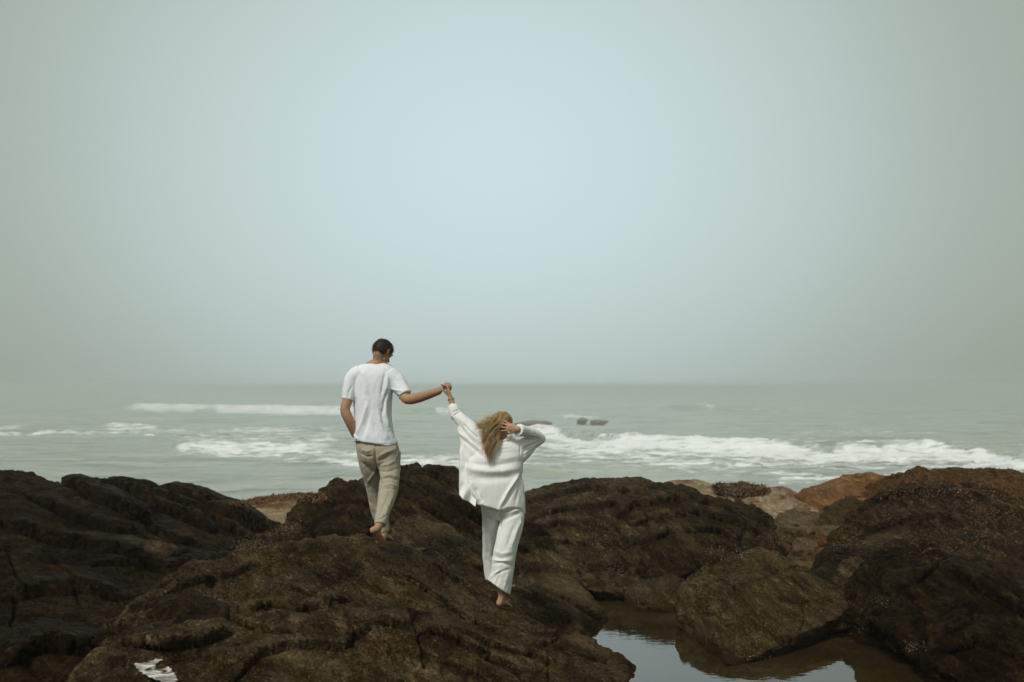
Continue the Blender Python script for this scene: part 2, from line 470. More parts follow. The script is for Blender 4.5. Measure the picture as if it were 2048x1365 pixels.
# sea water
def sea_material():
    m, nt, b = new_mat('sea_water')
    pos = N(nt, 'ShaderNodeNewGeometry').outputs['Position']
    at = N(nt, 'ShaderNodeAttribute', attribute_name='foam')
    mp = N(nt, 'ShaderNodeMapping'); mp.inputs['Scale'].default_value = (.12, .40, 1.0); nt.links.new(pos, mp.inputs['Vector'])
    n1 = N(nt, 'ShaderNodeTexNoise', Scale=.9, Detail=9.0, Roughness=.66, Distortion=.5); nt.links.new(mp.outputs[0], n1.inputs['Vector']); n1.inputs['Scale'].default_value = 1.5
    n2 = N(nt, 'ShaderNodeTexNoise', Scale=.35, Detail=4.0, Roughness=.5); nt.links.new(mp.outputs[0], n2.inputs['Vector'])
    # foam where the breakers left it, broken up by its own lace
    k = mth(nt, 'ADD', at.outputs['Fac'], mth(nt, 'MULTIPLY', mth(nt, 'SUBTRACT', n1.outputs['Fac'], .5), 4.0))
    ff = N(nt, 'ShaderNodeMapRange', interpolation_type='SMOOTHSTEP'); ff.inputs['From Min'].default_value = .30; ff.inputs['From Max'].default_value = 1.15
    nt.links.new(k, ff.inputs['Value'])
    gate = N(nt, 'ShaderNodeMapRange'); gate.inputs['From Min'].default_value = 0.01; gate.inputs['From Max'].default_value = .2; nt.links.new(at.outputs['Fac'], gate.inputs['Value'])
    fac = mth(nt, 'MULTIPLY', ff.outputs[0], gate.outputs[0])
    wc = ramp_node(nt, [(.35, (.33, .355, .30)), (.65, (.46, .485, .42))], n2.outputs['Fac'])
    mr_ = N(nt, 'ShaderNodeMapping'); mr_.inputs['Scale'].default_value = (.035, .42, 1.0); nt.links.new(pos, mr_.inputs['Vector'])
    n5 = N(nt, 'ShaderNodeTexNoise', Scale=1.0, Detail=6.0, Roughness=.65, Distortion=.3); nt.links.new(mr_.outputs[0], n5.inputs['Vector'])
    sl = ramp_node(nt, [(.36, (.62, .66, .60)), (.5, (.93, .93, .93)), (.66, (1.12, 1.12, 1.12))], n5.outputs['Fac'])
    mu = nt.nodes.new('ShaderNodeMix'); mu.data_type = 'RGBA'; mu.blend_type = 'MULTIPLY'; mu.inputs[0].default_value = 1.0
    nt.links.new(wc.outputs['Color'], mu.inputs[6]); nt.links.new(sl.outputs['Color'], mu.inputs[7])
    c = mixc(nt, fac, mu.outputs[2], (.92, .94, .94))
    nt.links.new(c, b.inputs['Base Color'])
    r = N(nt, 'ShaderNodeMapRange'); r.inputs['To Min'].default_value = .22; r.inputs['To Max'].default_value = .9; nt.links.new(fac, r.inputs['Value'])
    nt.links.new(r.outputs[0], b.inputs['Roughness'])
    b.inputs['IOR'].default_value = 1.33
    n3 = N(nt, 'ShaderNodeTexNoise', Scale=1.5, Detail=6.0, Roughness=.62); nt.links.new(mp.outputs[0], n3.inputs['Vector'])
    n4 = N(nt, 'ShaderNodeTexNoise', Scale=.22, Detail=4.0, Roughness=.55); nt.links.new(mp.outputs[0], n4.inputs['Vector'])
    h = mth(nt, 'ADD', mth(nt, 'MULTIPLY', n3.outputs['Fac'], .34), mth(nt, 'MULTIPLY', n4.outputs['Fac'], 1.3))
    h = mth(nt, 'ADD', h, mth(nt, 'MULTIPLY', fac, .10))
    bu = N(nt, 'ShaderNodeBump', Strength=1.0, Distance=1.8); nt.links.new(h, bu.inputs['Height'])
    nt.links.new(bu.outputs[0], b.inputs['Normal'])
    return m
M['sea'] = sea_material()
def pool_material(name, col, ior=1.5):
    m, nt, b = new_mat(name)
    pos = N(nt, 'ShaderNodeNewGeometry').outputs['Position']
    n = N(nt, 'ShaderNodeTexNoise', Scale=1.2, Detail=5.0, Roughness=.6); nt.links.new(pos, n.inputs['Vector'])
    r = ramp_node(nt, [(.35, tuple(c * .7 for c in col)), (.65, tuple(c * 1.3 for c in col))], n.outputs['Fac'])
    nt.links.new(r.outputs['Color'], b.inputs['Base Color'])
    b.inputs['Roughness'].default_value = .02; b.inputs['IOR'].default_value = ior
    mp = N(nt, 'ShaderNodeMapping'); mp.inputs['Scale'].default_value = (1, 2.2, 1); nt.links.new(pos, mp.inputs['Vector'])
    n2 = N(nt, 'ShaderNodeTexNoise', Scale=7.0, Detail=3.0, Roughness=.5); nt.links.new(mp.outputs[0], n2.inputs['Vector'])
    bu = N(nt, 'ShaderNodeBump', Strength=.22, Distance=.003); nt.links.new(n2.outputs['Fac'], bu.inputs['Height'])
    nt.links.new(bu.outputs[0], b.inputs['Normal'])
    return m
M['pool'] = pool_material('pool_water', (.034, .024, .008), 2.0)

# ------------------------------------------------------------------ rocks
BED = np.array([.42, -.30, .85]); BED /= np.linalg.norm(BED)
def rock_disp(p, amp=1.0, bed=1.0, block=1.0, fine=1.0, seed=0, damp=None, scale=1.0, beddir=BED):
    q = p / scale
    w = np.stack([fbm(q * .9 + 5, 3, seed + 40), fbm(q * .9 + 11, 3, seed + 44), fbm(q * .9 + 23, 3, seed + 48)], 1)
    a1 = np.cross(beddir, [0, 1, 0]); a1 /= np.linalg.norm(a1); a2 = np.cross(beddir, a1)
    qq = q + w * .16
    L = np.stack([qq @ a1, qq @ a2, qq @ beddir], 1)
    # beds: ledges that break off in steps
    s = L[:, 2] * 3.6 + .6 * fbm(L * np.array([.8, .8, .3]), 3, seed + 2)
    k = np.floor(s); f = s - k
    ki = k.astype(np.int64); zz = ki * 0
    h0 = _h(ki, zz + 3, zz + 9, seed); h1 = _h(ki + 1, zz + 3, zz + 9, seed)
    e_ = sstep(.72, 1.0, f)
    step = (h0 * (1 - e_) + h1 * e_ - .5)
    ledge = (f ** 1.6 * (1 - e_) - .3) * .075 + step * .07
    s2 = L[:, 2] * 12.0 + 1.1 * fbm(L * np.array([1.1, 1.1, .4]), 3, seed + 5)
    f2 = s2 - np.floor(s2); e2 = sstep(.6, 1.0, f2)
    ledge2 = (f2 ** 1.5 * (1 - e2) - .25) * .040
    s3 = L[:, 2] * 31.0 + 1.6 * fbm(L * np.array([1.6, 1.6, .8]), 3, seed + 6)
    f3 = s3 - np.floor(s3); e3 = sstep(.55, 1.0, f3)
    ledge2 = ledge2 + (f3 * (1 - e3) - .25) * .016
    msk = sstep(-.35, .3, fbm(q * .7 + 3, 3, seed + 31))
    # broad facets, then blocks: joints that cut the beds
    F1, F2, cid, cv = voro((q + w * .3) @ np.stack([a1, a2, beddir], 1) * np.array([.75, .95, 1.2]) + 3.3, seed + 27)
    g = np.stack([np.cos(cid * 53), np.sin(cid * 97), np.cos(cid * 131)], 1)
    fc = ((cid - .5) * .10 + (cv * g).sum(1) * .16) * sstep(0, .22, F2 - F1) - np.exp(-((F2 - F1) / .03) ** 2) * .035
    F1, F2, cid, cv = voro(L * np.array([1.3, 1.7, 2.6]), seed + 7)
    g = np.stack([np.cos(cid * 40), np.sin(cid * 71), np.cos(cid * 113)], 1)
    blk = ((cid - .5) * .07 + (cv * g).sum(1) * .09) * sstep(0, .16, F2 - F1)
    crack = -np.exp(-((F2 - F1) / .03) ** 2) * .035
    F1b, F2b, cidb, cvb = voro(L * np.array([3.4, 4.4, 7.0]), seed + 17)
    gb = np.stack([np.cos(cidb * 40), np.sin(cidb * 71), np.cos(cidb * 113)], 1)
    blk2 = ((cidb - .5) * .022 + (cvb * gb).sum(1) * .036) * sstep(0, .14, F2b - F1b)
    crack2 = -np.exp(-((F2b - F1b) / .05) ** 2) * .012
    blk = blk + fc
    f_ = fbm(q * 1.5, 3, seed + 60, .5) * .075 + fbm(q * 7.5, 4, seed + 70, .62) * .050 + (1 - 2 * np.abs(fbm(L * np.array([9., 9., 24.]), 3, seed + 75, .6))) * .012
    r_ = (1 - np.abs(fbm(q * 3.2, 4, seed + 80))) ** 3 * .035
    d = bed * (ledge * msk + ledge2) + block * (blk + crack + (blk2 + crack2) * (1 - .5 * msk)) + fine * (f_ + r_)
    return amp * d * scale

PADS = []      # flattened spots where a foot stands: (x, y, z, radius)
def finish_rock(me, mat, name, label, amp, bed, block, fine, seed, scale=1.0, cat='rock', group=None, beddir=BED, pads=False, nsmooth=None):
    V = get_co(me)
    n = get_no(me)
    if pads:
        dmp = np.ones(len(V))
        for (x, y, z, r) in PADS:
            dd = ((V[:, 0] - x) ** 2 + (V[:, 1] - y) ** 2) ** .5
            dmp *= 1 - .75 * np.exp(-(dd / (r * 1.3)) ** 2)
    else:
        dmp = 1
    d = rock_disp(V, amp, bed, block, fine, seed, scale=scale, beddir=beddir)
    nn = n * np.array([1, 1, 1]); 
    V = V + nn * (d * dmp)[:, None]
    if pads:
        for (x, y, z, r) in PADS:
            dd = ((V[:, 0] - x) ** 2 + (V[:, 1] - y) ** 2) ** .5
            w = np.exp(-(dd / r) ** 2)
            near = dd < .05
            cur = V[near, 2].mean() if near.any() else z
            V[:, 2] += w * (z - cur)
    set_co(me, V)
    base = Vector((V[:, 0].mean(), V[:, 1].mean(), V[:, 2].min()))
    return link(name, me, mat, None, base, label, cat, group)

def loft_rock(name, label, rows, nu, nv, mat, back=((.5, -.25), (1.4, -1.2)), ends=.45, amp=1.0, bed=1.0, block=1.0, fine=1.0, seed=0, group=None, beddir=BED, pads=False, foot=.7, cat='rock', scale=1.0):
    R = []
    for row in rows:
        R.append(catmull([tuple(P(*q)) for q in row], 60))
    b = []
    for dy, dz in reversed(back):
        c = R[0].copy(); c[:, 1] += dy; c[:, 2] += dz; b.append(c)
    f = R[-1].copy(); f[:, 1] -= .12; f[:, 2] -= foot
    R = b + R + [f]
    out = []
    for c in R:
        t0 = (c[0] - c[6]); t0[2] = 0; t0 /= np.linalg.norm(t0) + 1e-6
        t1 = (c[-1] - c[-7]); t1[2] = 0; t1 /= np.linalg.norm(t1) + 1e-6
        l0 = c[0] + t0 * ends * .45 + np.array([0, 0, -ends * .5]); l1 = c[-1] + t1 * ends * .45 + np.array([0, 0, -ends * .5])
        m0 = c[0] + t0 * ends * .7 + np.array([0, 0, -ends * 1.8]); m1 = c[-1] + t1 * ends * .7 + np.array([0, 0, -ends * 1.8])
        out.append(catmull(np.vstack([m0, l0, c, l1, m1]), nu))
    out = np.array(out)                       # rows, nu, 3
    # spread rows by mean distance
    cols = np.zeros((nv, nu, 3))
    seg = np.linalg.norm(np.diff(out, axis=0), axis=2).mean(1)
    cum = np.concatenate([[0], np.cumsum(seg)])
    # finer spacing on visible rows
    nb = len(back)
    wseg = seg.copy(); wseg[:nb] *= .45; wseg[-1] *= .5
    wc = np.concatenate([[0], np.cumsum(wseg)])
    t = np.interp(np.linspace(0, wc[-1], nv), wc, np.arange(len(out)))
    k = np.clip(t.astype(int), 0, len(out) - 2); fr = (t - k)[:, None, None]
    ext = np.concatenate([(2 * out[0] - out[1])[None], out, (2 * out[-1] - out[-2])[None]])
    p0, p1, p2, p3 = ext[k], ext[k + 1], ext[k + 2], ext[k + 3]
    m1 = (p2 - p0) * .45; m2 = (p3 - p1) * .45
    G = (2*fr**3-3*fr**2+1)*p1 + (fr**3-2*fr**2+fr)*m1 + (-2*fr**3+3*fr**2)*p2 + (fr**3-fr**2)*m2
    me = mesh_np(name, G.reshape(-1, 3), grid_faces(nv, nu))
    return finish_rock(me, mat, name, label, amp, bed, block, fine, seed, scale, cat, group, beddir, pads)

def hull_rock(name, label, pts, mat, thick=.8, voxel=.02, smooth=4, amp=.6, bed=.6, block=.6, fine=.8, seed=0, extra=(), sink=.5, group=None, scale=1.0, beddir=BED, cat='rock'):
    W = [P(*q) for q in pts]
    c = sum(W, Vector()) / len(W)
    B = []
    for w in W:
        q = Vector((c.x + (w.x - c.x) * .85, w.y, c.z + (w.z - c.z) * .8))
        kk = (w.y + thick) / w.y
        B.append(Vector((q.x * kk, w.y + thick, CZ + (q.z - CZ) * kk - .06 * thick)))
    low = min(w.z for w in W)
    W2 = W + B + [Vector((w.x, w.y + thick * .3, low - sink)) for w in W[::2]] + [P(*q) for q in extra]
    bm = bmesh.new()
    for w in W2: bm.verts.new(w)
    r = bmesh.ops.convex_hull(bm, input=bm.verts[:])
    for v in [v for v in bm.verts if not v.link_faces]: bm.verts.remove(v)
    bm.verts.index_update()
    V = np.array([tuple(v.co) for v in bm.verts]); F = [tuple(v.index for v in f.verts) for f in bm.faces]
    bm.free()
    me = remesh(V, F, voxel, smooth, .5)
    return finish_rock(me, mat, name, label, amp, bed, block, fine, seed, scale, cat, group, beddir)

def carve(ob, creases, face=.5):
    me = ob.data; V = get_co(me) + np.array(ob.location); n = get_no(me); px, py = proj(V)
    w = np.clip((-n[:, 1] + face) / .3, 0, 1); D = np.zeros(len(V))
    px = px + 7 * fbm(V * 2.2, 5, 301, .6); py = py + 7 * fbm(V * 2.2, 5, 305, .6); D2 = np.zeros(len(V))
    for line, width, amp, *st in creases:
        L = np.array(line, float); best = np.full(len(V), 1e9); sg = np.zeros(len(V)); tt = np.zeros(len(V)); m_ = len(L) - 1
        for i in range(m_):
            a, b = L[i], L[i + 1]; ab = b - a
            t = np.clip(((px - a[0]) * ab[0] + (py - a[1]) * ab[1]) / (ab @ ab), 0, 1)
            d_ = np.hypot(px - a[0] - t * ab[0], py - a[1] - t * ab[1]); nearer = d_ < best
            best = np.where(nearer, d_, best); sg = np.where(nearer, -(ab[0] * (py - a[1]) - ab[1] * (px - a[0])), sg); tt = np.where(nearer, (i + t) / m_, tt)
        if st:      # a broken ledge: the upper side stands proud and slopes back
            h, reach = st; D2 = D2 + np.where(sg > 0, h * np.exp(-best / reach), 0) * np.clip(np.sin(np.pi * tt) * 2.2, 0, 1)
        D = np.where(np.abs(amp * np.exp(-(best / width) ** 2)) > np.abs(D), amp * np.exp(-(best / width) ** 2), D)
    set_co(me, V + n * ((D + D2) * w)[:, None] - np.array(ob.location))
def set_pale(ob, polys, soft=5):
    me = ob.data; V = get_co(me) + np.array(ob.location); px, py = proj(V)
    px = px + 9 * fbm(V * 4, 4, 311); py = py + 9 * fbm(V * 4, 4, 315); A = np.zeros(len(V))
    for poly in polys:
        inside = np.zeros(len(V), bool); best = np.full(len(V), 1e9); j = len(poly) - 1
        for i in range(len(poly)):
            (x1, y1), (x2, y2) = poly[i], poly[j]
            cond = ((y1 > py) != (y2 > py)) & (px < (x2 - x1) * (py - y1) / ((y2 - y1) or 1e-9) + x1)
            inside ^= cond
            ab = np.array([x2 - x1, y2 - y1], float); t = np.clip(((px - x1) * ab[0] + (py - y1) * ab[1]) / (ab @ ab + 1e-9), 0, 1)
            best = np.minimum(best, np.hypot(px - x1 - t * ab[0], py - y1 - t * ab[1])); j = i
        sd = np.where(inside, best, -best); A = np.maximum(A, sstep(-soft, soft, sd))
    at = me.attributes.new('pale', 'FLOAT', 'POINT'); at.data.foreach_set('value', A.astype(np.float32))

# feet contact (see the two people below)
for q, r in (((768, 1094, 8.56), .16), ((777, 1089, 9.10), .17), ((1006, 1217, 8.35), .2), ((1018, 1179, 8.72), .16)):
    w = P(*q); PADS.append((w.x, w.y, w.z, r))

rock_mound = loft_rock('rock_mound', 'broad cracked brown rock mound the couple walk up, sloping into the tide pool', [
    [(235,1250,7.2),(330,1180,7.9),(400,1150,8.3),(480,1115,8.7),(560,1090,9.0),(620,1078,9.15),(690,1071,9.2),(740,1076,9.25),(790,1090,9.25),(850,1108,9.3),(920,1130,9.5),(1000,1148,9.9),(1085,1143,10.4),(1120,1146,10.5),(1150,1160,10.4),(1175,1195,10.2),(1203,1235,10.0)],
    [(200,1300,6.6),(350,1230,7.2),(480,1180,7.7),(600,1140,8.0),(700,1120,8.3),(770,1116,8.45),(850,1145,8.55),(920,1180,8.75),(1000,1193,9.0),(1080,1192,9.4),(1130,1200,9.6),(1170,1225,9.6),(1193,1252,9.6)],
    [(150,1365,6.0),(330,1310,6.4),(480,1260,6.9),(620,1220,7.3),(740,1210,7.5),(850,1215,7.7),(940,1225,8.0),(1005,1222,8.3),(1080,1235,8.6),(1130,1250,8.8),(1165,1265,9.0),(1196,1290,9.0)],
    [(120,1450,5.5),(330,1400,5.8),(500,1350,6.1),(640,1320,6.5),(760,1310,6.7),(870,1300,7.0),(960,1300,7.3),(1040,1300,7.6),(1120,1305,7.9),(1180,1315,8.2),(1222,1318,8.3),(1243,1340,8.15)],
    [(100,1600,4.9),(350,1560,5.0),(520,1500,5.3),(700,1470,5.5),(850,1460,5.7),(1000,1450,6.0),(1120,1440,6.4),(1200,1420,6.9),(1250,1385,7.6)],
    [(0,2000,3.6),(350,2000,3.7),(700,1900,3.9),(1000,1800,4.2),(1200,1700,4.8),(1290,1560,5.9)]],
    640, 450, M['rock'], ends=.35, seed=3, pads=True, block=.75, bed=1.1, fine=.75, amp=.75, back=((.35, -.22), (.9, -.9)))

carve(rock_mound, [
    ([(700, 1275), (730, 1262), (760, 1243), (800, 1252), (820, 1262)], 3.2, -.06, .06, 22), ([(822, 1222), (834, 1262), (849, 1296), (850, 1335)], 3.4, -.07, -.05, 30),
    ([(839, 1262), (880, 1268), (942, 1300), (1010, 1336), (1060, 1368)], 2.6, -.05, .06, 20), ([(1090, 1285), (1102, 1323), (1097, 1370)], 2.0, -.03), ([(1102, 1323), (1080, 1345), (1060, 1365)], 1.8, -.025),
    ([(640, 1120), (700, 1150), (750, 1180), (800, 1203), (850, 1222)], 2.4, -.03, .035, 16), ([(1000, 1246), (1050, 1262), (1105, 1272), (1150, 1262)], 2, -.03), ([(1080, 1176), (1130, 1198), (1160, 1215), (1195, 1238)], 2.2, -.03, .04, 14),
    ([(560, 1110), (620, 1138), (660, 1172), (705, 1198)], 2.2, -.03), ([(470, 1232), (540, 1215), (600, 1222), (660, 1213), (700, 1200)], 2.6, -.045, .05, 22), ([(470, 1362), (520, 1312), (600, 1290), (690, 1298), (720, 1268)], 2.6, -.045, .06, 26),
    ([(870, 1130), (905, 1158), (945, 1182), (965, 1212)], 2.0, -.03, .03, 10), ([(250, 1290), (330, 1302), (400, 1290), (470, 1262)], 3.6, -.07, .10, 26), ([(640, 1090), (660, 1112), (700, 1125)], 1.8, -.02), ([(880, 1322), (950, 1345), (1010, 1368)], 2, -.03, .04, 14),
    ([(330, 1190), (400, 1165), (470, 1150), (520, 1128)], 2.6, -.05, .05, 14), ([(770, 1140), (830, 1168), (890, 1205), (930, 1240), (990, 1262)], 2.2, -.03, .035, 16), ([(560, 1170), (640, 1200), (700, 1235), (735, 1262)], 2.0, -.025, .03, 14), ([(400, 1200), (440, 1230), (520, 1262), (610, 1275)], 2.2, -.03, .04, 18), ([(900, 1262), (980, 1290), (1060, 1312), (1100, 1330)], 2.0, -.025, .03, 14)])
set_pale(rock_mound, [[(1085,1140),(1120,1142),(1152,1158),(1180,1195),(1210,1236),(1200,1290),(1240,1320),(1262,1345),(1270,1380),(1235,1380),(1222,1335),(1185,1305),(1150,1290),(1132,1262),(1150,1235),(1120,1205),(1075,1168)]], 9)
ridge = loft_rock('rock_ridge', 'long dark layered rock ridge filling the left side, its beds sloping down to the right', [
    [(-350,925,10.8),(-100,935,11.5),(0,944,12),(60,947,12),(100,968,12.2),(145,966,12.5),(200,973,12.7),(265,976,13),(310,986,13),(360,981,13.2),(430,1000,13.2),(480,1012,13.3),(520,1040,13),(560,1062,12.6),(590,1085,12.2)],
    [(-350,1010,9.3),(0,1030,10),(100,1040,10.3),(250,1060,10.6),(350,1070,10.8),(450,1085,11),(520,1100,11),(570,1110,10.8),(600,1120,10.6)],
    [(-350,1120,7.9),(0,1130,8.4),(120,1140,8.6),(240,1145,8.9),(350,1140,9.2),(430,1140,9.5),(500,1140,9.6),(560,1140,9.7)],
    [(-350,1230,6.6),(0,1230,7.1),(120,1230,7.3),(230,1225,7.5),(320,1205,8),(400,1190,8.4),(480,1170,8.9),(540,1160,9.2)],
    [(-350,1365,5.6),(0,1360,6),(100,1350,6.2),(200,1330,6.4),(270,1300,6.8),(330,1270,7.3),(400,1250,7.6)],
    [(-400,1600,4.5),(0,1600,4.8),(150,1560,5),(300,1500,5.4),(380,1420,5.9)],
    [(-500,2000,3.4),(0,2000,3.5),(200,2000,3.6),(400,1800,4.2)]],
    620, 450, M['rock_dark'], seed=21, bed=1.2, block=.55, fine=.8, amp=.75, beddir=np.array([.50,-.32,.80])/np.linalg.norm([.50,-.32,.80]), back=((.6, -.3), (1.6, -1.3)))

carve(ridge, [([(120, 962), (164, 996), (212, 1016), (262, 1044), (300, 1052)], 3, -.09, .17, 34), ([(205, 973), (260, 996), (308, 1018), (372, 1043), (430, 1066)], 3, -.09, .15, 28),
    ([(262, 976), (320, 1006), (390, 1030), (450, 1056), (500, 1078)], 2.6, -.07, .10, 20), ([(318, 982), (362, 1006), (427, 1030), (496, 1053), (530, 1074)], 2.6, -.08, .12, 22),
    ([(360, 985), (420, 1012), (480, 1034), (540, 1062)], 2, -.05, .06, 12), ([(60, 1000), (140, 1045), (215, 1068), (290, 1078)], 3, -.08, .12, 40), ([(0, 1050), (90, 1085), (200, 1104), (330, 1148)], 3, -.07, .12, 34),
    ([(294, 1059), (342, 1081), (400, 1096)], 3, -.08, .08, 18), ([(0, 1207), (85, 1186), (171, 1184), (240, 1200)], 3.5, -.08, .10, 30), ([(180, 1137), (260, 1128), (330, 1140), (420, 1122)], 2.6, -.05, .06, 20),
    ([(0, 1332), (90, 1298), (200, 1308)], 4, -.08, .12, 34), ([(10, 1100), (40, 1180), (22, 1260)], 2.4, -.04), ([(255, 1150), (300, 1118), (380, 1105)], 2.4, -.04), ([(100, 1120), (150, 1165), (160, 1215)], 2.2, -.04)])
# slabs standing proud on the ridge
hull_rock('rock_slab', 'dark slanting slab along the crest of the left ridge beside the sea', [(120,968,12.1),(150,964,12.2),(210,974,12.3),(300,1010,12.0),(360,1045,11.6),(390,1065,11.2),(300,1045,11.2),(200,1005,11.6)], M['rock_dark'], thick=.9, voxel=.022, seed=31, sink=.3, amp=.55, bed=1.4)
hull_rock('rock_slab', 'grey-brown slab at the low right end of the left ridge above the shell gravel', [(312,984,12.9),(365,979,13.0),(440,1002,12.9),(500,1035,12.6),(550,1058,12.3),(556,1078,11.9),(480,1070,11.8),(400,1035,12.2)], M['rock'], thick=.9, voxel=.022, seed=37, sink=.3, amp=.5, bed=1.6)
hull_rock('rock', 'low wedge-shaped rock lying in the dip left of the mound, its front side black', [(222,1076,9.8),(262,1072,9.8),(320,1088,9.8),(358,1102,9.7),(335,1112,9.5),(280,1108,9.4),(236,1092,9.5)], M['rock'], thick=.45, voxel=.015, seed=41, sink=.2, amp=.35)
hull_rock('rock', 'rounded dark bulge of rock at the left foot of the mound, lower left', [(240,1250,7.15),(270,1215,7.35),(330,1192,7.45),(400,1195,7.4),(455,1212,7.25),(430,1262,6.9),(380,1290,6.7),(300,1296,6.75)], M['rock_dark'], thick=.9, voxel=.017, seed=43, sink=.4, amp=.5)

boulder_c = loft_rock('rock_outcrop', 'tall dark humped outcrop right behind the man, against the sea', [
    [(585,1058,11.2),(600,1036,11.3),(625,1016,11.4),(650,988,11.5),(680,970,11.5),(725,961,11.5),(765,962,11.6),(792,958,11.7),(803,944,11.8),(835,940,11.8),(862,944,11.8),(892,949,11.8),(925,964,11.7),(955,985,11.6),(1000,1020,11.5),(1050,1055,11.4),(1085,1085,11.3)],
    [(575,1080,10.8),(620,1050,10.8),(670,1020,10.8),(730,1010,10.8),(790,1005,10.9),(840,995,11.0),(890,1000,11.1),(940,1025,11.1),(1000,1060,11.0),(1060,1090,11.0),(1100,1110,10.9)],
    [(560,1100,10.4),(620,1095,10.3),(680,1090,10.2),(740,1085,10.2),(800,1080,10.3),(860,1080,10.4),(920,1090,10.4),(980,1110,10.5),(1050,1130,10.5),(1110,1140,10.5)],
    [(560,1130,9.9),(640,1130,9.8),(740,1130,9.7),(850,1140,9.8),(950,1150,10.0),(1050,1165,10.2),(1120,1170,10.3)]],
    330, 170, M['rock_mid'], seed=51, ends=.3, amp=.85, bed=1.2, block=1.3, back=((.4, -.25), (1.0, -1.0)))
hull_rock('rock', 'flat-topped grey-brown slab between the man and the woman, dark shadowed front edge', [(775,1075,10.0),(800,1036,10.2),(830,1032,10.3),(872,1045,10.3),(915,1068,10.2),(960,1092,10.0),(985,1130,9.7),(930,1128,9.5),(860,1112,9.5),(790,1095,9.6)], M['rock'], thick=.5, voxel=.016, seed=57, sink=.3, amp=.5, bed=1.2)
hull_rock('rock', 'blocky dark rock leaning on the outcrop just left of the man\'s calves', [(615,1062,10.6),(650,1022,10.7),(690,1008,10.8),(725,1020,10.7),(740,1050,10.4),(725,1082,10.2),(650,1086,10.2)], M['rock_dark'], thick=.5, voxel=.017, seed=59, sink=.3, amp=.5, block=1.1)

mound_e = loft_rock('rock_shelf', 'smooth finely layered grey-brown shelf right of the woman, against the sea', [
    [(1010,998,13.6),(1050,986,13.8),(1100,978,14),(1150,970,14),(1190,963,14),(1225,966,14),(1245,961,14),(1290,965,14),(1330,980,14),(1370,1000,13.6),(1400,1020,13.2)],
    [(1000,1050,12.4),(1060,1040,12.4),(1120,1030,12.5),(1190,1020,12.6),(1260,1020,12.6),(1330,1030,12.5),(1400,1050,12.3)],
    [(1000,1100,11.5),(1060,1095,11.5),(1130,1100,11.6),(1200,1095,11.7),(1270,1090,11.7),(1340,1090,11.7),(1400,1090,11.7)],
    [(1000,1140,10.9),(1060,1135,10.9),(1130,1145,11.0),(1200,1150,11.1),(1270,1150,11.2),(1340,1140,11.3)]],
    300, 190, M['rock'], seed=61, ends=.3, amp=.65, bed=1.5, block=.6, back=((.6, -.3), (1.6, -1.3)), beddir=np.array([.25,-.35,.9])/1.0)
mound_e2 = loft_rock('rock_outcrop', 'dark rounded outcrop with wavy layering in front of the shelf, right of centre', [
    [(1175,1085,12.0),(1200,1045,12.3),(1225,1018,12.6),(1262,998,12.8),(1310,984,12.9),(1370,985,13),(1420,1004,13),(1490,1016,12.9),(1530,1035,12.7),(1545,1060,12.4),(1560,1085,12)],
    [(1180,1110,11.6),(1230,1070,11.8),(1290,1045,12),(1360,1035,12.1),(1430,1045,12.1),(1490,1060,12),(1530,1090,11.7)],
    [(1190,1130,11.3),(1250,1110,11.4),(1310,1100,11.5),(1380,1095,11.5),(1450,1100,11.5),(1520,1110,11.4)],
    [(1180,1150,11.0),(1260,1140,11.0),(1340,1130,11.1),(1420,1128,11.1),(1500,1130,11.1)]],
    280, 180, M['rock_mid'], seed=67, ends=.3, amp=.75, bed=1.5, back=((.5, -.3), (1.2, -1.2)), beddir=np.array([-.3,-.35,.88])/1.0)
hull_rock('rock', 'low brown ledge with a smooth lit top at the right of the woman\'s trouser hem', [(1040,1112,10.6),(1075,1103,10.7),(1118,1118,10.7),(1150,1135,10.6),(1130,1146,10.4),(1060,1140,10.3)], M['rock'], thick=.4, voxel=.016, seed=71, sink=.2, amp=.4)
hull_rock('rock', 'peaked brown rock, at the far end of the tide pool', [(1125,1160,11.0),(1175,1132,11.3),(1235,1115,11.5),(1275,1135,11.3),(1330,1160,11.1),(1290,1172,10.8),(1250,1185,10.6),(1180,1180,10.5)], M['rock'], thick=.6, voxel=.017, seed=73, sink=.35, amp=.5)
hull_rock('rock', 'dark wedge rock behind the small pale boulder, beyond the pool', [(1275,1150,11.0),(1310,1115,11.3),(1350,1098,11.4),(1382,1110,11.3),(1395,1140,11.0),(1340,1160,10.7)], M['rock_dark'], thick=.6, voxel=.017, seed=79, sink=.35, amp=.5)

carve(boulder_c, [([(800, 962), (845, 985), (900, 1010), (960, 1048), (1010, 1088), (1060, 1110)], 2.6, -.06, .10, 24), ([(845, 942), (890, 970), (935, 990), (990, 1030)], 2.2, -.05, .07, 16), ([(650, 1010), (700, 1003), (745, 1012), (790, 1000)], 2.4, -.05, .06, 16),
    ([(640, 1040), (690, 1020), (720, 1030), (735, 1070)], 2.4, -.05), ([(820, 1000), (870, 1030), (930, 1060), (985, 1090)], 2.2, -.04, .05, 14), ([(610, 1060), (650, 1030), (680, 990)], 2.0, -.03)])
carve(mound_e, [([(1030, 1015), (1100, 995), (1180, 982), (1260, 985), (1330, 1000)], 2.2, -.05, .06, 16), ([(1050, 1045), (1130, 1020), (1215, 1010), (1290, 1020)], 2.2, -.05, .06, 16), ([(1040, 1078), (1110, 1052), (1190, 1050), (1240, 1070)], 2.2, -.05, .06, 16), ([(1050, 1100), (1120, 1085), (1180, 1095)], 2.0, -.04, .05, 12), ([(1200, 965), (1215, 985), (1200, 1005)], 1.6, -.03)])
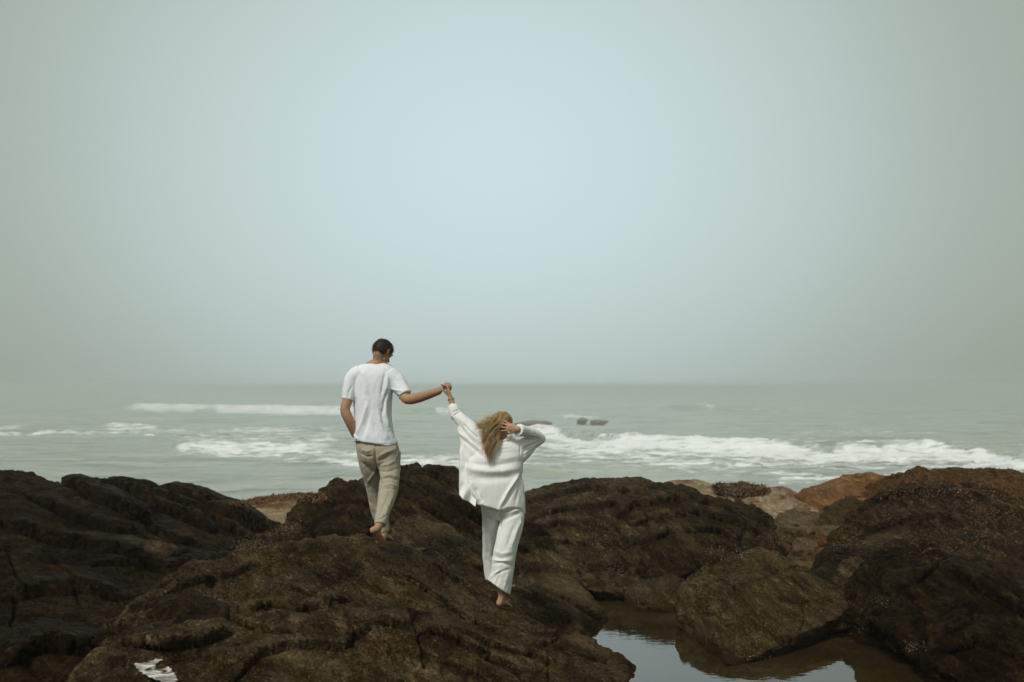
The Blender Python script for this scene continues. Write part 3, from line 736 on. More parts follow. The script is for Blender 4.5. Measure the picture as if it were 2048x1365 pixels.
carve(mound_e2, [([(1222, 1055), (1270, 1012), (1340, 996), (1410, 1010), (1480, 1030)], 2.4, -.06, .07, 16), ([(1235, 1078), (1300, 1038), (1380, 1028), (1460, 1047), (1525, 1072)], 2.4, -.06, .07, 16), ([(1255, 1100), (1340, 1064), (1430, 1064), (1505, 1088)], 2.4, -.05, .06, 14), ([(1470, 1020), (1490, 1050), (1480, 1085)], 1.8, -.04)])
# big cracked boulder in the pool
big_boulder = hull_rock('boulder', 'big angular brown boulder with a long diagonal crack standing in the tide pool', [
    (1362,1222,9.4),(1372,1172,9.6),(1402,1135,9.8),(1470,1112,10.0),(1518,1097,10.1),(1562,1104,10.0),(1625,1150,9.7),(1690,1188,9.5),(1698,1222,9.2),(1655,1248,8.9),(1600,1268,8.6),(1480,1332,8.15),(1448,1326,8.15),(1425,1270,8.6),(1375,1240,9.1),(1440,1190,9.1)],
    M['rock_pale'], thick=.7, voxel=.011, smooth=2, seed=83, sink=.5, amp=.38, bed=.4, block=1.0, fine=.6)
carve(big_boulder, [([(1450, 1140), (1468, 1172), (1482, 1200), (1506, 1228), (1528, 1248), (1545, 1268), (1562, 1285)], 3.2, -.06), ([(1482, 1168), (1515, 1158), (1552, 1142), (1600, 1132)], 2, -.03),
    ([(1528, 1248), (1534, 1240), (1526, 1230)], 4, -.05), ([(1560, 1200), (1600, 1203), (1640, 1198)], 2, -.03), ([(1425, 1180), (1440, 1215), (1432, 1250), (1450, 1300)], 2.2, -.03), ([(1600, 1203), (1612, 1235), (1600, 1262)], 1.8, -.025),
    ([(1380, 1215), (1420, 1222), (1440, 1215)], 2, -.03), ([(1505, 1262), (1470, 1280)], 1.6, -.02), ([(1560, 1110), (1580, 1150), (1610, 1180)], 1.8, -.02)])
hull_rock('boulder', 'dark streaked block wedged against the left side of the big cracked boulder', [(1355,1235,9.3),(1360,1195,9.5),(1385,1160,9.6),(1420,1140,9.7),(1465,1165,9.4),(1470,1200,9.0),(1440,1225,8.85),(1395,1215,9.1)], M['rock'], thick=.5, voxel=.013, smooth=3, seed=87, sink=.4, amp=.5, bed=1.6, beddir=np.array([-.45,-.3,.84])/1.0)
hull_rock('boulder', 'small pale rounded boulder at the pool\'s far edge, left of the big cracked one', [(1254,1185,10.5),(1268,1170,10.7),(1300,1160,10.8),(1345,1153,10.8),(1368,1165,10.6),(1366,1210,10.2),(1350,1228,10.0),(1300,1222,10.1),(1268,1206,10.2)], M['rock_pale'], thick=.45, voxel=.013, smooth=5, seed=89, sink=.35, amp=.35, bed=.8)

# right hand side
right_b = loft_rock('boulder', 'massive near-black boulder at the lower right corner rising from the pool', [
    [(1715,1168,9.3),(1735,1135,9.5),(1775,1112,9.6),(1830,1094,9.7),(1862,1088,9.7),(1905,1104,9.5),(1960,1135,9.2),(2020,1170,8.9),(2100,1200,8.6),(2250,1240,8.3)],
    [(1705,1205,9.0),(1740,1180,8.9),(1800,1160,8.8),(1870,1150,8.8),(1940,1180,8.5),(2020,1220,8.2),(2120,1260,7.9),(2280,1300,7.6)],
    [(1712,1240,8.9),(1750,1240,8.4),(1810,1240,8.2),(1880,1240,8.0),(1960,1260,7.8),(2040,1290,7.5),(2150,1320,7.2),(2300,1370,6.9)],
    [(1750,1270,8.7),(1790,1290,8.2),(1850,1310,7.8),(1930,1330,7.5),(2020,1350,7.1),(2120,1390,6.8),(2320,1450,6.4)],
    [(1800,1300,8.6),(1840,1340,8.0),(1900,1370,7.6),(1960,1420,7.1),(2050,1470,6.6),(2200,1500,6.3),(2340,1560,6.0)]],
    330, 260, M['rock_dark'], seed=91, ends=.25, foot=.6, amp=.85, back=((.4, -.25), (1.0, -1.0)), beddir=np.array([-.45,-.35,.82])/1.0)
carve(right_b, [([(1790, 1178), (1827, 1169), (1871, 1132)], 2.4, -.06, .05, 16), ([(1875, 1132), (1943, 1166), (1994, 1200), (2048, 1232)], 3, -.07, .09, 26), ([(1939, 1206), (1948, 1240), (1912, 1268), (1870, 1285)], 2.6, -.05), ([(1745, 1150), (1765, 1190), (1790, 1178), (1800, 1215)], 2.2, -.05), ([(1820, 1200), (1850, 1240), (1845, 1290)], 2.2, -.04), ([(1880, 1310), (1960, 1290), (2048, 1320)], 3, -.06, .08, 26), ([(1950, 1170), (2000, 1240), (2010, 1300)], 2.4, -.04)])
hull_rock('rock', 'black wet rock hump behind the gap between the two big boulders', [(1620,1140,10.6),(1632,1108,10.9),(1655,1093,11.0),(1720,1094,11.0),(1790,1102,10.8),(1800,1140,10.3),(1740,1170,10.0),(1660,1170,10.1)], M['rock_dark'], thick=.7, voxel=.017, seed=93, sink=.5, amp=.5)
hull_rock('rock', 'brown knobbly rock in the gap, below the black wet hump', [(1660,1165,10.0),(1680,1125,10.3),(1715,1118,10.4),(1745,1130,10.2),(1755,1175,9.8),(1725,1215,9.5),(1680,1210,9.6)], M['rock'], thick=.5, voxel=.015, seed=95, sink=.4, amp=.5)
hull_rock('rock', 'low rounded grey-brown rock with a notch in its top, right of centre', [(1718,1102,12.0),(1735,1075,12.3),(1770,1063,12.5),(1800,1060,12.5),(1826,1068,12.3),(1832,1095,12.0),(1780,1108,11.8)], M['rock'], thick=.5, voxel=.018, seed=97, sink=.3, amp=.45)
right_o = loft_rock('rock_outcrop', 'dark outcrop with seaweed in its hollows at the right, below the weedy ridge', [
    [(1680,1072,13.0),(1705,1042,13.4),(1738,1010,13.8),(1790,982,14.1),(1850,970,14.3),(1910,972,14.3),(1970,990,14.1),(2060,1005,13.9),(2200,1020,13.7)],
    [(1670,1085,12.6),(1730,1050,12.8),(1800,1030,13),(1870,1020,13),(1940,1030,12.9),(2040,1045,12.7),(2200,1060,12.5)],
    [(1680,1100,12.2),(1750,1080,12.3),(1830,1070,12.3),(1900,1075,12.2),(1980,1085,12),(2080,1095,11.8),(2220,1110,11.6)],
    [(1720,1125,11.6),(1800,1115,11.5),(1900,1115,11.4),(2000,1130,11.2),(2100,1150,10.9),(2250,1180,10.6)]],
    300, 190, M['rock_mid'], seed=101, ends=.3, amp=.85, back=((.5, -.25), (1.2, -1.0)), beddir=np.array([-.35,-.35,.86])/1.0)
carve(right_o, [([(1690, 1050), (1740, 1010), (1800, 992), (1870, 985), (1940, 1000)], 2.2, -.05, .08, 16), ([(1720, 1075), (1790, 1045), (1870, 1035), (1960, 1050)], 2.2, -.05, .08, 16), ([(1930, 985), (1990, 1015), (2048, 1040)], 2.2, -.05, .07, 16), ([(1800, 1000), (1830, 1035), (1820, 1070)], 2, -.04)])
loft_rock('rock_outcrop', 'cracked brown rock rib running to the right edge above the corner boulder', [
    [(1830,1120,10.8),(1880,1095,11.0),(1930,1078,11.2),(1990,1072,11.2),(2050,1085,11.0),(2150,1100,10.8),(2250,1130,10.6)],
    [(1840,1150,10.1),(1900,1130,10.2),(1960,1120,10.2),(2040,1135,10.0),(2130,1160,9.8),(2260,1190,9.6)],
    [(1860,1190,9.4),(1930,1180,9.4),(2000,1190,9.2),(2080,1210,9.0),(2260,1250,8.8)]],
    230, 130, M['rock_mid'], seed=103, ends=.25, amp=.8, back=((.4, -.25), (1.0, -1.0)))
weedy_ridge = loft_rock('rock_ridge', 'seaweed-covered rust-brown ridge at the right edge against the surf', [
    [(1740,978,16.0),(1775,958,16.4),(1810,950,16.6),(1850,941,16.8),(1900,937,17),(1960,935,17),(2000,938,17),(2048,955,16.8),(2120,975,16.6),(2250,990,16.4)],
    [(1740,1000,15.3),(1800,975,15.6),(1870,962,15.8),(1950,960,15.8),(2030,975,15.6),(2120,995,15.4),(2260,1010,15.2)],
    [(1740,1030,14.4),(1820,1010,14.6),(1900,1000,14.6),(1990,1010,14.4),(2080,1025,14.2),(2260,1050,14)],
    [(1740,1060,13.6),(1850,1050,13.6),(1980,1060,13.4),(2100,1080,13.2),(2280,1100,13)]],
    300, 150, M['rock_weedy'], seed=107, ends=.4, amp=.8, back=((.6, -.3), (1.5, -1.4)))
hull_rock('rock', 'small brown ribbed rock in front of the rust-orange slab, right of centre', [(1630,1048,14.0),(1655,1018,14.3),(1680,998,14.6),(1705,993,14.6),(1725,1005,14.4),(1728,1040,14.0),(1675,1060,13.6)], M['rock_pale'], thick=.7, voxel=.02, seed=109, sink=.3, amp=.55, bed=1.2)
hull_rock('rock', 'smooth rust-orange slab at the waterline, left of the weedy ridge', [(1590,990,15.8),(1640,966,16.3),(1662,955,16.5),(1700,949,16.6),(1745,946,16.6),(1775,955,16.4),(1800,975,16.0),(1750,1000,15.4),(1650,1012,15.2)], M['rock_orange'], thick=1.1, voxel=.025, seed=111, sink=.5, amp=.4)
hull_rock('rock', 'cream and ochre rounded rock just left of the rust-orange slab', [(1468,1012,15.6),(1500,990,16.0),(1535,974,16.3),(1562,970,16.4),(1590,982,16.2),(1612,1000,15.8),(1640,1030,15.1),(1560,1040,14.9),(1490,1032,15.1)], M['rock_tan'], thick=1.0, voxel=.024, seed=113, sink=.4, amp=.4)
hull_rock('rock', 'pale tan rock at the waterline behind the layered shelf', [(1315,975,16.3),(1345,963,16.8),(1390,959,17.0),(1420,966,16.9),(1440,985,16.5),(1400,1000,16.0),(1340,995,16.0)], M['rock_tan'], thick=1.0, voxel=.025, seed=117, sink=.4, amp=.45)
hull_rock('rock', 'buff rounded rock with a fringe of weed, in front of the brown seaweed bed', [(1380,1000,15.4),(1400,978,15.8),(1430,972,16.0),(1458,984,15.8),(1470,1005,15.4),(1440,1018,15.0),(1400,1015,15.0)], M['rock_tan'], thick=.8, voxel=.022, seed=119, sink=.4, amp=.4)
hull_rock('rock', 'low rock buried in dark rust seaweed between the tan rocks', [(1425,985,17.3),(1450,970,17.8),(1490,968,18.0),(1525,976,17.8),(1540,990,17.3),(1480,1000,16.6)], M['rock_weedy'], thick=1.0, voxel=.028, seed=121, sink=.4, amp=.5)
hull_rock('rock', 'tan shelly rock in the notch between ridge and outcrop, left of the man', [(478,1012,15.6),(520,1003,16.2),(570,998,16.6),(625,996,16.6),(650,1010,16.0),(640,1050,14.5),(590,1062,14.0),(540,1045,14.5)], M['rock_tan'], thick=1.0, voxel=.025, seed=123, sink=.4, amp=.4)
hull_rock('rock', 'low rust seaweed-covered rock at the waterline left of the man', [(462,1008,17.0),(510,996,17.8),(560,990,18.0),(605,988,18.2),(645,991,18.0),(650,1004,17.0),(560,1006,16.8)], M['rock_weedy'], thick=1.2, voxel=.028, seed=127, sink=.4, amp=.35)
hull_rock('rock', 'low buff shelf of rock between the dark rounded outcrop and the ribbed rock', [(1535,1052,14.2),(1560,1030,14.6),(1600,1018,14.8),(1645,1022,14.6),(1660,1045,14.1),(1620,1066,13.6),(1565,1070,13.5)], M['rock_tan2'], thick=.8, voxel=.02, seed=137, sink=.3, amp=.5)
# loose rocks in the gully
hull_rock('rock', 'small dark rock at the foot of the outcrop, left of the man\'s feet', [(515,1092,10.7),(540,1072,11.0),(580,1060,11.1),(605,1070,11.0),(610,1092,10.6),(560,1100,10.4)], M['rock_dark'], thick=.4, voxel=.015, seed=131, sink=.25, amp=.4)
hull_rock('rock', 'rounded brown rock just behind the crest of the mound, lower part of the notch', [(420,1098,11.0),(440,1086,11.2),(470,1088,11.2),(485,1100,10.9),(450,1108,10.6)], M['rock'], thick=.3, voxel=.014, seed=133, sink=.2, amp=.4)
k = 0
gully = [(1575,1072,13.2,34,'brown lump of rock at the upper left of the weedy gully'), (1640,1078,12.9,30,'rust-stained cobble in the middle of the weedy gully'), (1610,1092,12.3,26,'low flat pale stone in the lower middle of the weedy gully'),
         (1690,1085,12.7,30,'brown stone at the right end of the weedy gully'), (1555,1098,12.2,24,'small stone tucked behind the big cracked boulder\'s peak'), (1660,1060,13.4,26,'stone at the foot of the small brown ribbed rock'), (1600,1056,13.9,24,'buff stone at the lower edge of the cream and ochre rock')]
for (x, y, d, r, lab) in gully:
    pts = []
    for j in range(9):
        a = 2 * math.pi * j / 9
        pts.append((x + r * math.cos(a) * random.uniform(.8, 1.15), y - r * .42 * math.sin(a) * random.uniform(.8, 1.1), d + .25 * math.sin(a)))
    hull_rock('stone', lab, pts, [M['rock_pale'], M['rock_weedy'], M['rock_tan2']][k % 3], thick=.3, voxel=.018, seed=140 + k, sink=.2, amp=.4, cat='stone', group='loose stones in the weedy gully')
    k += 1
# far rocks awash
def sea_rock(lab, pts, seed):
    pts = [(x, y, d * CZ / 4.2) for x, y, d in pts]
    return hull_rock('sea_rock', lab, pts, M['rock_tan2'], thick=3.0, voxel=.11, smooth=1, seed=seed, sink=1.2, amp=.16, scale=3.0, group='rocks awash offshore')
DSEA = lambda py: CZ * FPX / (py - HOR)
sea_rock('long low rock awash offshore, just right of the woman\'s head', [(1028,847,104),(1045,843.5,105),(1062,841,106),(1078,843,106),(1093,842,106),(1107,846.5,104),(1070,848,103)], 201)
sea_rock('small rounded rock awash beside a splash of foam, farther right', [(1154,840,112),(1163,835.5,114),(1170,837,114),(1177,841,112)], 202)
sea_rock('flat thin rock awash, farthest right of the three offshore', [(1180,842,109),(1192,840,110),(1206,840.5,110),(1219,843,108),(1200,844,108)], 203)

# ------------------------------------------------------------------ ground, pool, sea
def ground():
    nx, ny = 420, 380
    x = np.linspace(-24, 24, nx); y = np.concatenate([np.linspace(-4, 20, 320), np.linspace(20.3, 60, 60)])
    X, Y = np.meshgrid(x, y)
    p = np.stack([X.ravel(), Y.ravel(), 0 * X.ravel()], 1)
    z = LZ + 2.12 + .16 * fbm(p * .6, 4, 5) + .05 * fbm(p * 3.0, 4, 9)
    xx, yy = p[:, 0], p[:, 1]
    # the pool basin
    e = ((xx - 2.3) / 2.6) ** 2 + ((yy - 8.0) / 3.4) ** 2
    z = z - .75 * (1 - sstep(.55, 1.05, e))
    # low floor before the ledges
    z = z - .25 * np.exp(-(((xx + .5) / 2.5) ** 2 + ((yy - 14) / 1.5) ** 2))
    z = z - 10.5 * sstep(17, 36, yy - .15 * xx) 
    F1, F2, cid, cv = voro(p * np.array([1.6, 1.6, 1]), 3)
    z = z + (cid - .5) * .10 - .05 * np.exp(-((F2 - F1) / .06) ** 2)
    p[:, 2] = z
    me = mesh_np('rocky_ground', p, grid_faces(ny, nx))
    return link('rocky_ground', me, M['ground'], kind='structure')
ground()
sb = mesh_np('seabed', [(-4400, 22, -1.6), (4400, 22, -1.6), (4400, 4400, -1.6), (-4400, 4400, -1.6)], [(0, 1, 2, 3)])
link('seabed', sb, M['ground_tan'], kind='structure')

def water_sheet(name, x0, x1, y0, y1, z, n, mat, **kw):
    X, Y = np.meshgrid(np.linspace(x0, x1, n), np.linspace(y0, y1, n))
    p = np.stack([X.ravel(), Y.ravel(), np.full(X.size, z)], 1)
    me = mesh_np(name, p, grid_faces(n, n))
    return link(name, me, mat, **kw)
water_sheet('pool_water', .35, 5.2, 4.2, 11.6, LZ + 1.94, 60, M['pool'], kind='structure')

def puddle(name, pts, z, label):
    """small flat pool bounded by an uneven outline in world space"""
    W = []
    for (px, py) in pts:
        d = (CZ - z) * FPX / (py - HOR)
        w = P(px, py, d); W.append((w.x, w.y))
    W = catmull([(a, b, 0) for a, b in W + W[:1]], 48)[:-1]
    c = W.mean(0)
    W = c + (W - c) * (1 + .08 * np.sin(np.arange(len(W)) * 2.3))[:, None]
    V = [(c[0], c[1], z)] + [(w[0], w[1], z) for w in W]
    F = [(0, 1 + i, 1 + (i + 1) % len(W)) for i in range(len(W))]
    me = mesh_np(name, V, F)
    return link(name, me, M['foamy' if 'foamy' in label else 'pool'], None, Vector((c[0], c[1], z)), label, 'puddle')

M['foamy'] = pool_material('foamy_water', (.03, .022, .01), 1.8)
_nt = M['foamy'].node_tree; _b = _nt.nodes['Principled BSDF']
_p = N(_nt, 'ShaderNodeNewGeometry').outputs['Position']
_n = N(_nt, 'ShaderNodeTexNoise', Scale=9.0, Detail=7.0, Roughness=.68, Distortion=1.2); _nt.links.new(_p, _n.inputs['Vector'])
_r = ramp_node(_nt, [(.44, (.05, .038, .02)), (.52, (.30, .27, .22)), (.62, (.72, .70, .64))], _n.outputs['Fac']); _nt.links.new(_r.outputs['Color'], _b.inputs['Base Color'])
_q = ramp_node(_nt, [(.44, gray(.1)), (.55, gray(.8))], _n.outputs['Fac']); _nt.links.new(_q.outputs['Color'], _b.inputs['Roughness'])
# sea: breakers and foam are laid out along the lines the photograph shows, on the real water plane
def interp_line(pts, x):
    a = np.array(pts, float); return np.interp(x, a[:, 0], a[:, 1])
# (line through the middle of the band, half thickness up, down, strength, lace 0..1)
BANDS = [
    ([(225,814),(300,817),(400,819),(500,822),(600,824),(700,826)], 4.5, 7.5, 1.15, (225,290,705,720)),
    ([(385,822),(400,823),(430,824)], 4, 4, -.7, (385,395,425,440)),
    ([(700,822),(880,824),(905,825)], 5, 7, 1.1, (862,874,903,925)),
    ([(195,855),(250,857),(310,860)], 4, 7, .95, (195,225,300,330)),
    ([(-200,853),(60,855)], 2.2, 2.5, .75, (-900,-800,30,80)),
    ([(-200,866),(0,869),(150,871),(250,872),(330,872)], 2.0, 1.6, .8, (-900,-800,300,350)),
    ([(310,862),(420,866),(520,866),(700,870)], 6, 10, .62, (300,330,660,760)),
    ([(330,880),(420,888),(520,886),(640,890),(720,893)], 12, 12, .6, (330,380,640,760)),
    ([(350,903),(450,905),(540,907),(640,905)], 8, 9, 1.05, (340,365,590,650)),
    ([(360,888),(400,886),(450,884)], 12, 9, .5, (355,380,430,480)),
    ([(560,925),(620,920),(700,926),(800,934),(940,934)], 6, 6, .75, (540,600,940,1010)),
    ([(600,905),(700,915),(800,920),(940,922),(1060,928)], 14, 15, .72, (570,640,1040,1080)),
    ([(760,908),(900,912),(1000,915)], 5, 6, .45, (700,760,980,1060)),
    ([(1040,868),(1085,866),(1110,873),(1170,888),(1260,894),(1400,899),(1520,908),(1650,918),(1760,916),(1850,912),(1950,922),(2100,935),(2400,950)], 6, 14, 1.25, (1035,1070,2600,2700)),
    ([(1030,905),(1100,900),(1200,910),(1300,915),(1400,917),(1550,925),(1700,930),(1850,930),(2000,942),(2400,960)], 22, 18, .80, (1000,1040,2600,2700)),
    ([(1030,930),(1150,932),(1250,932),(1350,938),(1450,943),(1560,952),(1650,962),(1800,955),(2100,965)], 10, 12, .66, (1000,1040,2300,2500)),
    ([(1700,905),(1730,903),(1760,900),(1850,905)], 11, 8, .9, (1690,1720,1850,1900)),
    ([(1125,835),(1145,833),(1175,836),(1215,839)], 4, 4, 1.0, (1122,1132,1165,1215)),
    ([(1380,819),(1430,820)], 2.6, 2.6, .95, (1372,1390,1420,1440)),
    ([(1500,862),(1700,868),(1850,870)], 5, 6, .40, (1500,1690,1820,1900)),
    ([(1150,880),(1260,882)], 4, 4, .35, (1100,1160,1250,1330)),
    ([(1560,968),(1620,968),(1700,962)], 5, 8, .9, (1540,1570,1700,1760)),
    ([(1100,882),(1300,885),(1500,893),(1700,902)], 3, 4, .6, (1120,1180,1650,1740)), ([(1480,878),(1600,884),(1800,888),(2000,894)], 2.5, 3, .5, (1450,1540,1900,2050)),
    ([(330,896),(420,897),(560,896),(680,897)], 5, 5, .75, (350,390,660,700)), ([(400,876),(560,877),(690,884)], 3, 4, .75, (400,450,660,710)), ([(640,930),(760,932),(940,937)], 3, 3, .85, (640,700,940,980)),
    ([(450,862),(600,861),(690,862)], 3, 3, .7, (440,480,680,710)), ([(810,925),(900,925),(980,926)], 4, 5, .9, (800,830,960,1020)), ([(1040,892),(1150,903),(1280,906)], 4, 4, 1.0, (1040,1070,1240,1300)),
    ([(1250,925),(1400,930),(1560,940)], 4, 4, .95, (1240,1300,1500,1600)), ([(1850,886),(1950,890),(2048,893)], 2, 2.4, .5, (1840,1900,2100,2200)),
]
# swells: (crest line, height m, half width of front in m, range)
SWELLS = [
    ([(200,815),(400,818),(700,825),(1000,828)], .95, 4.0, (150,300,900,1010)),
    ([(1300,823),(1400,821),(1560,825)], 1.25, 3.2, (1290,1350,1520,1600)),
    ([(1980,819),(2100,821),(2300,823)], 1.1, 5, (1960,1990,2400,2500)),
    ([(1660,826),(1800,829),(1900,828)], .35, 5, (1650,1700,1850,1920)),
    ([(1000,830),(1180,822),(1290,826)], .3, 5, (1020,1100,1250,1300)),
    ([(-200,850),(200,852),(330,858),(700,862)], .35, 2.5, (-900,-800,650,750)),
    ([(-200,865),(330,870),(460,868)], .28, 1.4, (-900,-800,420,500)),
    ([(330,896),(450,897),(560,900),(700,898)], .42, 1.6, (330,370,600,720)),
    ([(560,918),(700,916),(800,924),(950,926)], .30, 1.2, (540,600,900,1000)),
    ([(1030,866),(1110,868),(1260,889),(1500,902),(1700,908),(1850,905),(2400,940)], .8, 2.2, (1020,1080,2600,2700)),
    ([(1040,943),(1250,940),(1350,950)], .25, 1.0, (1000,1060,1300,1450)),
]
def sea():
    pys = np.concatenate([HOR + np.array([5.0, 5.3, 5.7, 6.1, 6.6]), np.arange(HOR + 7.2, 1012, .62), np.array([1016, 1024, 1040, 1065])])
    Yr = CZ * FPX / (pys - HOR)
    tx = np.concatenate([np.linspace(-1.1, -.56, 40)[:-1], np.linspace(-.56, .56, 820), np.linspace(.56, 1.1, 40)[1:]])
    X = Yr[:, None] * tx[None]; Y = np.repeat(Yr[:, None], len(tx), 1)
    x, y = X.ravel(), Y.ravel()
    px = 1024 + FPX * x / y * math.cos(PITCH) ; 
    p3 = np.stack([x, y, 0 * x], 1)
    px, py = proj(p3)
    wob = fbm(np.stack([px * .012, py * .06, 0 * px], 1), 3, 90)
    wob2 = fbm(np.stack([px * .05, py * .16, 0 * px], 1), 3, 95)
    foam = np.zeros(len(x))
    for line, up, dn, st, (a, b, c, d) in BANDS:
        cy = interp_line(line, px) + wob * 3.0 + wob2 * 2.0
        t = py - cy
        g = np.where(t < 0, np.exp(-(t / up) ** 4), np.exp(-(np.abs(t) / dn) ** 3))
        r = sstep(a, b, px) * (1 - sstep(c, d, px))
        if st < 0: foam += st * g * r
        else: foam = np.maximum(foam, st * g * r) + .18 * np.minimum(foam, st * g * r)
    foam = np.clip(foam, 0, 1.3)
    z = np.zeros(len(x))
    for line, h, w, (a, b, c, d) in SWELLS:
        cy = interp_line(line, px) + wob * 2.2
        Yc = CZ * FPX / (cy - HOR)
        t = (y - Yc)
        w = w * CZ / 4.2
        g = np.where(t < 0, np.exp(-(t / w) ** 2), np.exp(-(t / (w * 2.6)) ** 2))
        r = sstep(a, b, px) * (1 - sstep(c, d, px))
        z += h * g * r * (1 + .25 * wob)
    KS = CZ / 4.2
    z *= KS * .85
    q = np.stack([x * .07, y * .16, 0 * x], 1)
    z += (.5 * fbm(q, 4, 111) + .36 * fbm(q * 4.2, 4, 115) * np.exp(-y / 500))
    z += np.clip(foam, 0, 1) * (.2 + .5 * fbm(np.stack([x * .6, y * .9, 0 * x], 1), 4, 120)) * np.exp(-y / 700)
    z += .5 * np.sin(y * .09 + .02 * x + 1.5 * fbm(q * .4, 2, 131)) * .28 * np.clip((y - 60) / 120, 0, 1)
    V = np.stack([x, y, z], 1)
    me = mesh_np('sea', V, grid_faces(len(Yr), len(tx)))
    at = me.attributes.new('foam', 'FLOAT', 'POINT'); at.data.foreach_set('value', foam.astype(np.float32))
    return link('sea', me, M['sea'], kind='structure')
sea()

# haze: one closed box of pale air
def haze():
    V = [(x, y, z) for z in (-2.9, CZ + 1.6) for y in (-60, 4600) for x in (-4600, 4600)]
    F = [(0, 2, 3, 1), (4, 5, 7, 6), (0, 1, 5, 4), (2, 6, 7, 3), (0, 4, 6, 2), (1, 3, 7, 5)]
    me = bpy.data.meshes.new('haze'); me.from_pydata(V, [], F)
    m = bpy.data.materials.new('haze_air'); m.use_nodes = True; nt = m.node_tree
    for n in list(nt.nodes): nt.nodes.remove(n)
    o = nt.nodes.new('ShaderNodeOutputMaterial'); v = nt.nodes.new('ShaderNodeVolumePrincipled')
    v.inputs['Color'].default_value = (.93, .965, .955, 1); v.inputs['Density'].default_value = .0018; v.inputs['Anisotropy'].default_value = .65
    nt.links.new(v.outputs[0], o.inputs['Volume'])
    return link('haze', me, m, kind='stuff')
haze()
# ------------------------------------------------------------------ people
def pxz(px, py, d): return P(px, py, d)

def fold(me, creases, wr=(.006, 9, 0), face=.35):
    """press creases (photo-pixel polylines: ridge > 0, valley < 0, metres) and loose wrinkles into cloth"""
    V = get_co(me); n = get_no(me)
    px, py = proj(V)
    w = np.clip((-n[:, 1] + face) / .5, 0, 1)
    D = np.zeros(len(V))
    for line, width, amp in creases:
        L = np.array(line, float)
        best = np.full(len(V), 1e9); tt = np.zeros(len(V))
        tot = len(L) - 1
        for i in range(tot):
            a, b = L[i], L[i + 1]; ab = b - a
            t = np.clip(((px - a[0]) * ab[0] + (py - a[1]) * ab[1]) / (ab @ ab), 0, 1)
            d = np.hypot(px - a[0] - t * ab[0], py - a[1] - t * ab[1])
            m = d < best; best[m] = d[m]; tt[m] = ((i + t) / tot)[m]
        D += amp * np.exp(-(best / width) ** 2) * np.clip(np.sin(np.pi * np.clip(tt, .06, .94)) * 1.6, 0, 1)
    D *= w
    amp, sc, seed = wr
    q = V * np.array([sc, sc, sc * .5])
    q = q + .5 * np.stack([fbm(q * .7, 2, seed + 3)] * 3, 1)
    D += amp * (1 - 2 * np.abs(fbm(q, 3, seed))) + amp * .5 * fbm(q * 2.6, 2, seed + 9)
    set_co(me, V + n * D[:, None])

def outline_tube(S_, rows, hem=None, n=28, power=2.3):
    """torso-like closed shape: rows (py, xleft, xright, half depth m, y depth)"""
    A = np.array(rows, float); k = (len(A) - 1) * 4 + 1
    T = np.linspace(0, len(A) - 1, k)
    ext = np.vstack([2 * A[0] - A[1], A, 2 * A[-1] - A[-2]]); R = []
    for q in T:
        i = min(int(q), len(A) - 2); f = q - i; p0, p1, p2, p3 = ext[i:i + 4]; m1 = (p2 - p0) * .45; m2 = (p3 - p1) * .45
        R.append((2*f**3-3*f**2+1)*p1 + (f**3-2*f**2+f)*m1 + (-2*f**3+3*f**2)*p2 + (f**3-f**2)*m2)
    V = []; F = []
    y0, y1 = A[0][0], A[-1][0]
    for r in R:
        py, xl, xr, hd, d = r; v = (py - y0) / (y1 - y0)
        for j in range(n):
            th = 2 * math.pi * j / n
            c, s = math.cos(th), math.sin(th)
            c_ = math.copysign(abs(c) ** (2 / power), c); s_ = math.copysign(abs(s) ** (2 / power), s)
            X = (xl + xr) / 2 + (xr - xl) / 2 * c_
            yy = py
            if hem is not None:
                yy = py + (interp_line(hem, X) - y1) * v ** 3
            V.append(P(X, yy, d + hd * s_))
    m = len(R)
    for i in range(m - 1):
        for j in range(n):
            F.append((i * n + j, i * n + (j + 1) % n, (i + 1) * n + (j + 1) % n, (i + 1) * n + j))
    F.append(tuple(range(n - 1, -1, -1))); F.append(tuple((m - 1) * n + j for j in range(n)))
    S_.add(V, F)

def hand(S_, wrist, fwd, palm, side, s=1.0, curls=(1.2, 1.3, 1.3, 1.2), spread=(.10, .03, -.04, -.12), thumb=(.7, .5), rf=.0088):
    fwd = fwd.normalized(); palm = (palm - fwd * palm.dot(fwd)).normalized(); side = (side - fwd * side.dot(fwd) - palm * side.dot(palm)).normalized()
    kn = wrist + fwd * .088 * s
    S_.tube([wrist - fwd * .01, wrist + fwd * .03 * s, wrist + fwd * .065 * s, kn], [(.027 * s, .020 * s), (.036 * s, .018 * s), (.041 * s, .016 * s), (.040 * s, .013 * s)], side=side, n=14)
    for i, (off, ln, cu, sp) in enumerate(zip((.030, .010, -.010, -.029), (.074, .083, .077, .060), curls, spread)):
        b = kn + side * off * s - fwd * .012 * s
        d0 = (fwd + side * sp).normalized()
        pts = [b]; p = b + d0 * .012 * s; pts.append(p)
        for fr, seg in ((.33, .44), (.75, .31), (1.0, .25)):
            a = cu * fr
            dv = d0 * math.cos(a) + palm * math.sin(a)
            p = p + dv * ln * seg * s; pts.append(p)
        S_.tube(pts, [rf * 1.15 * s, rf * 1.12 * s, rf * 1.02 * s, rf * .95 * s, rf * .78 * s], n=10)
    b = wrist + fwd * .025 * s + side * .026 * s
    d1 = (fwd * math.cos(thumb[0]) + side * math.sin(thumb[0]) + palm * .35).normalized()
    d2 = (fwd * math.cos(thumb[0] - thumb[1]) + side * math.sin(thumb[0] - thumb[1]) + palm * .6).normalized()
    S_.tube([b, b + d1 * .036 * s, b + d1 * .036 * s + d2 * .030 * s, b + d1 * .036 * s + d2 * .052 * s], [.014 * s, .0115 * s, .0105 * s, .0085 * s], n=10)

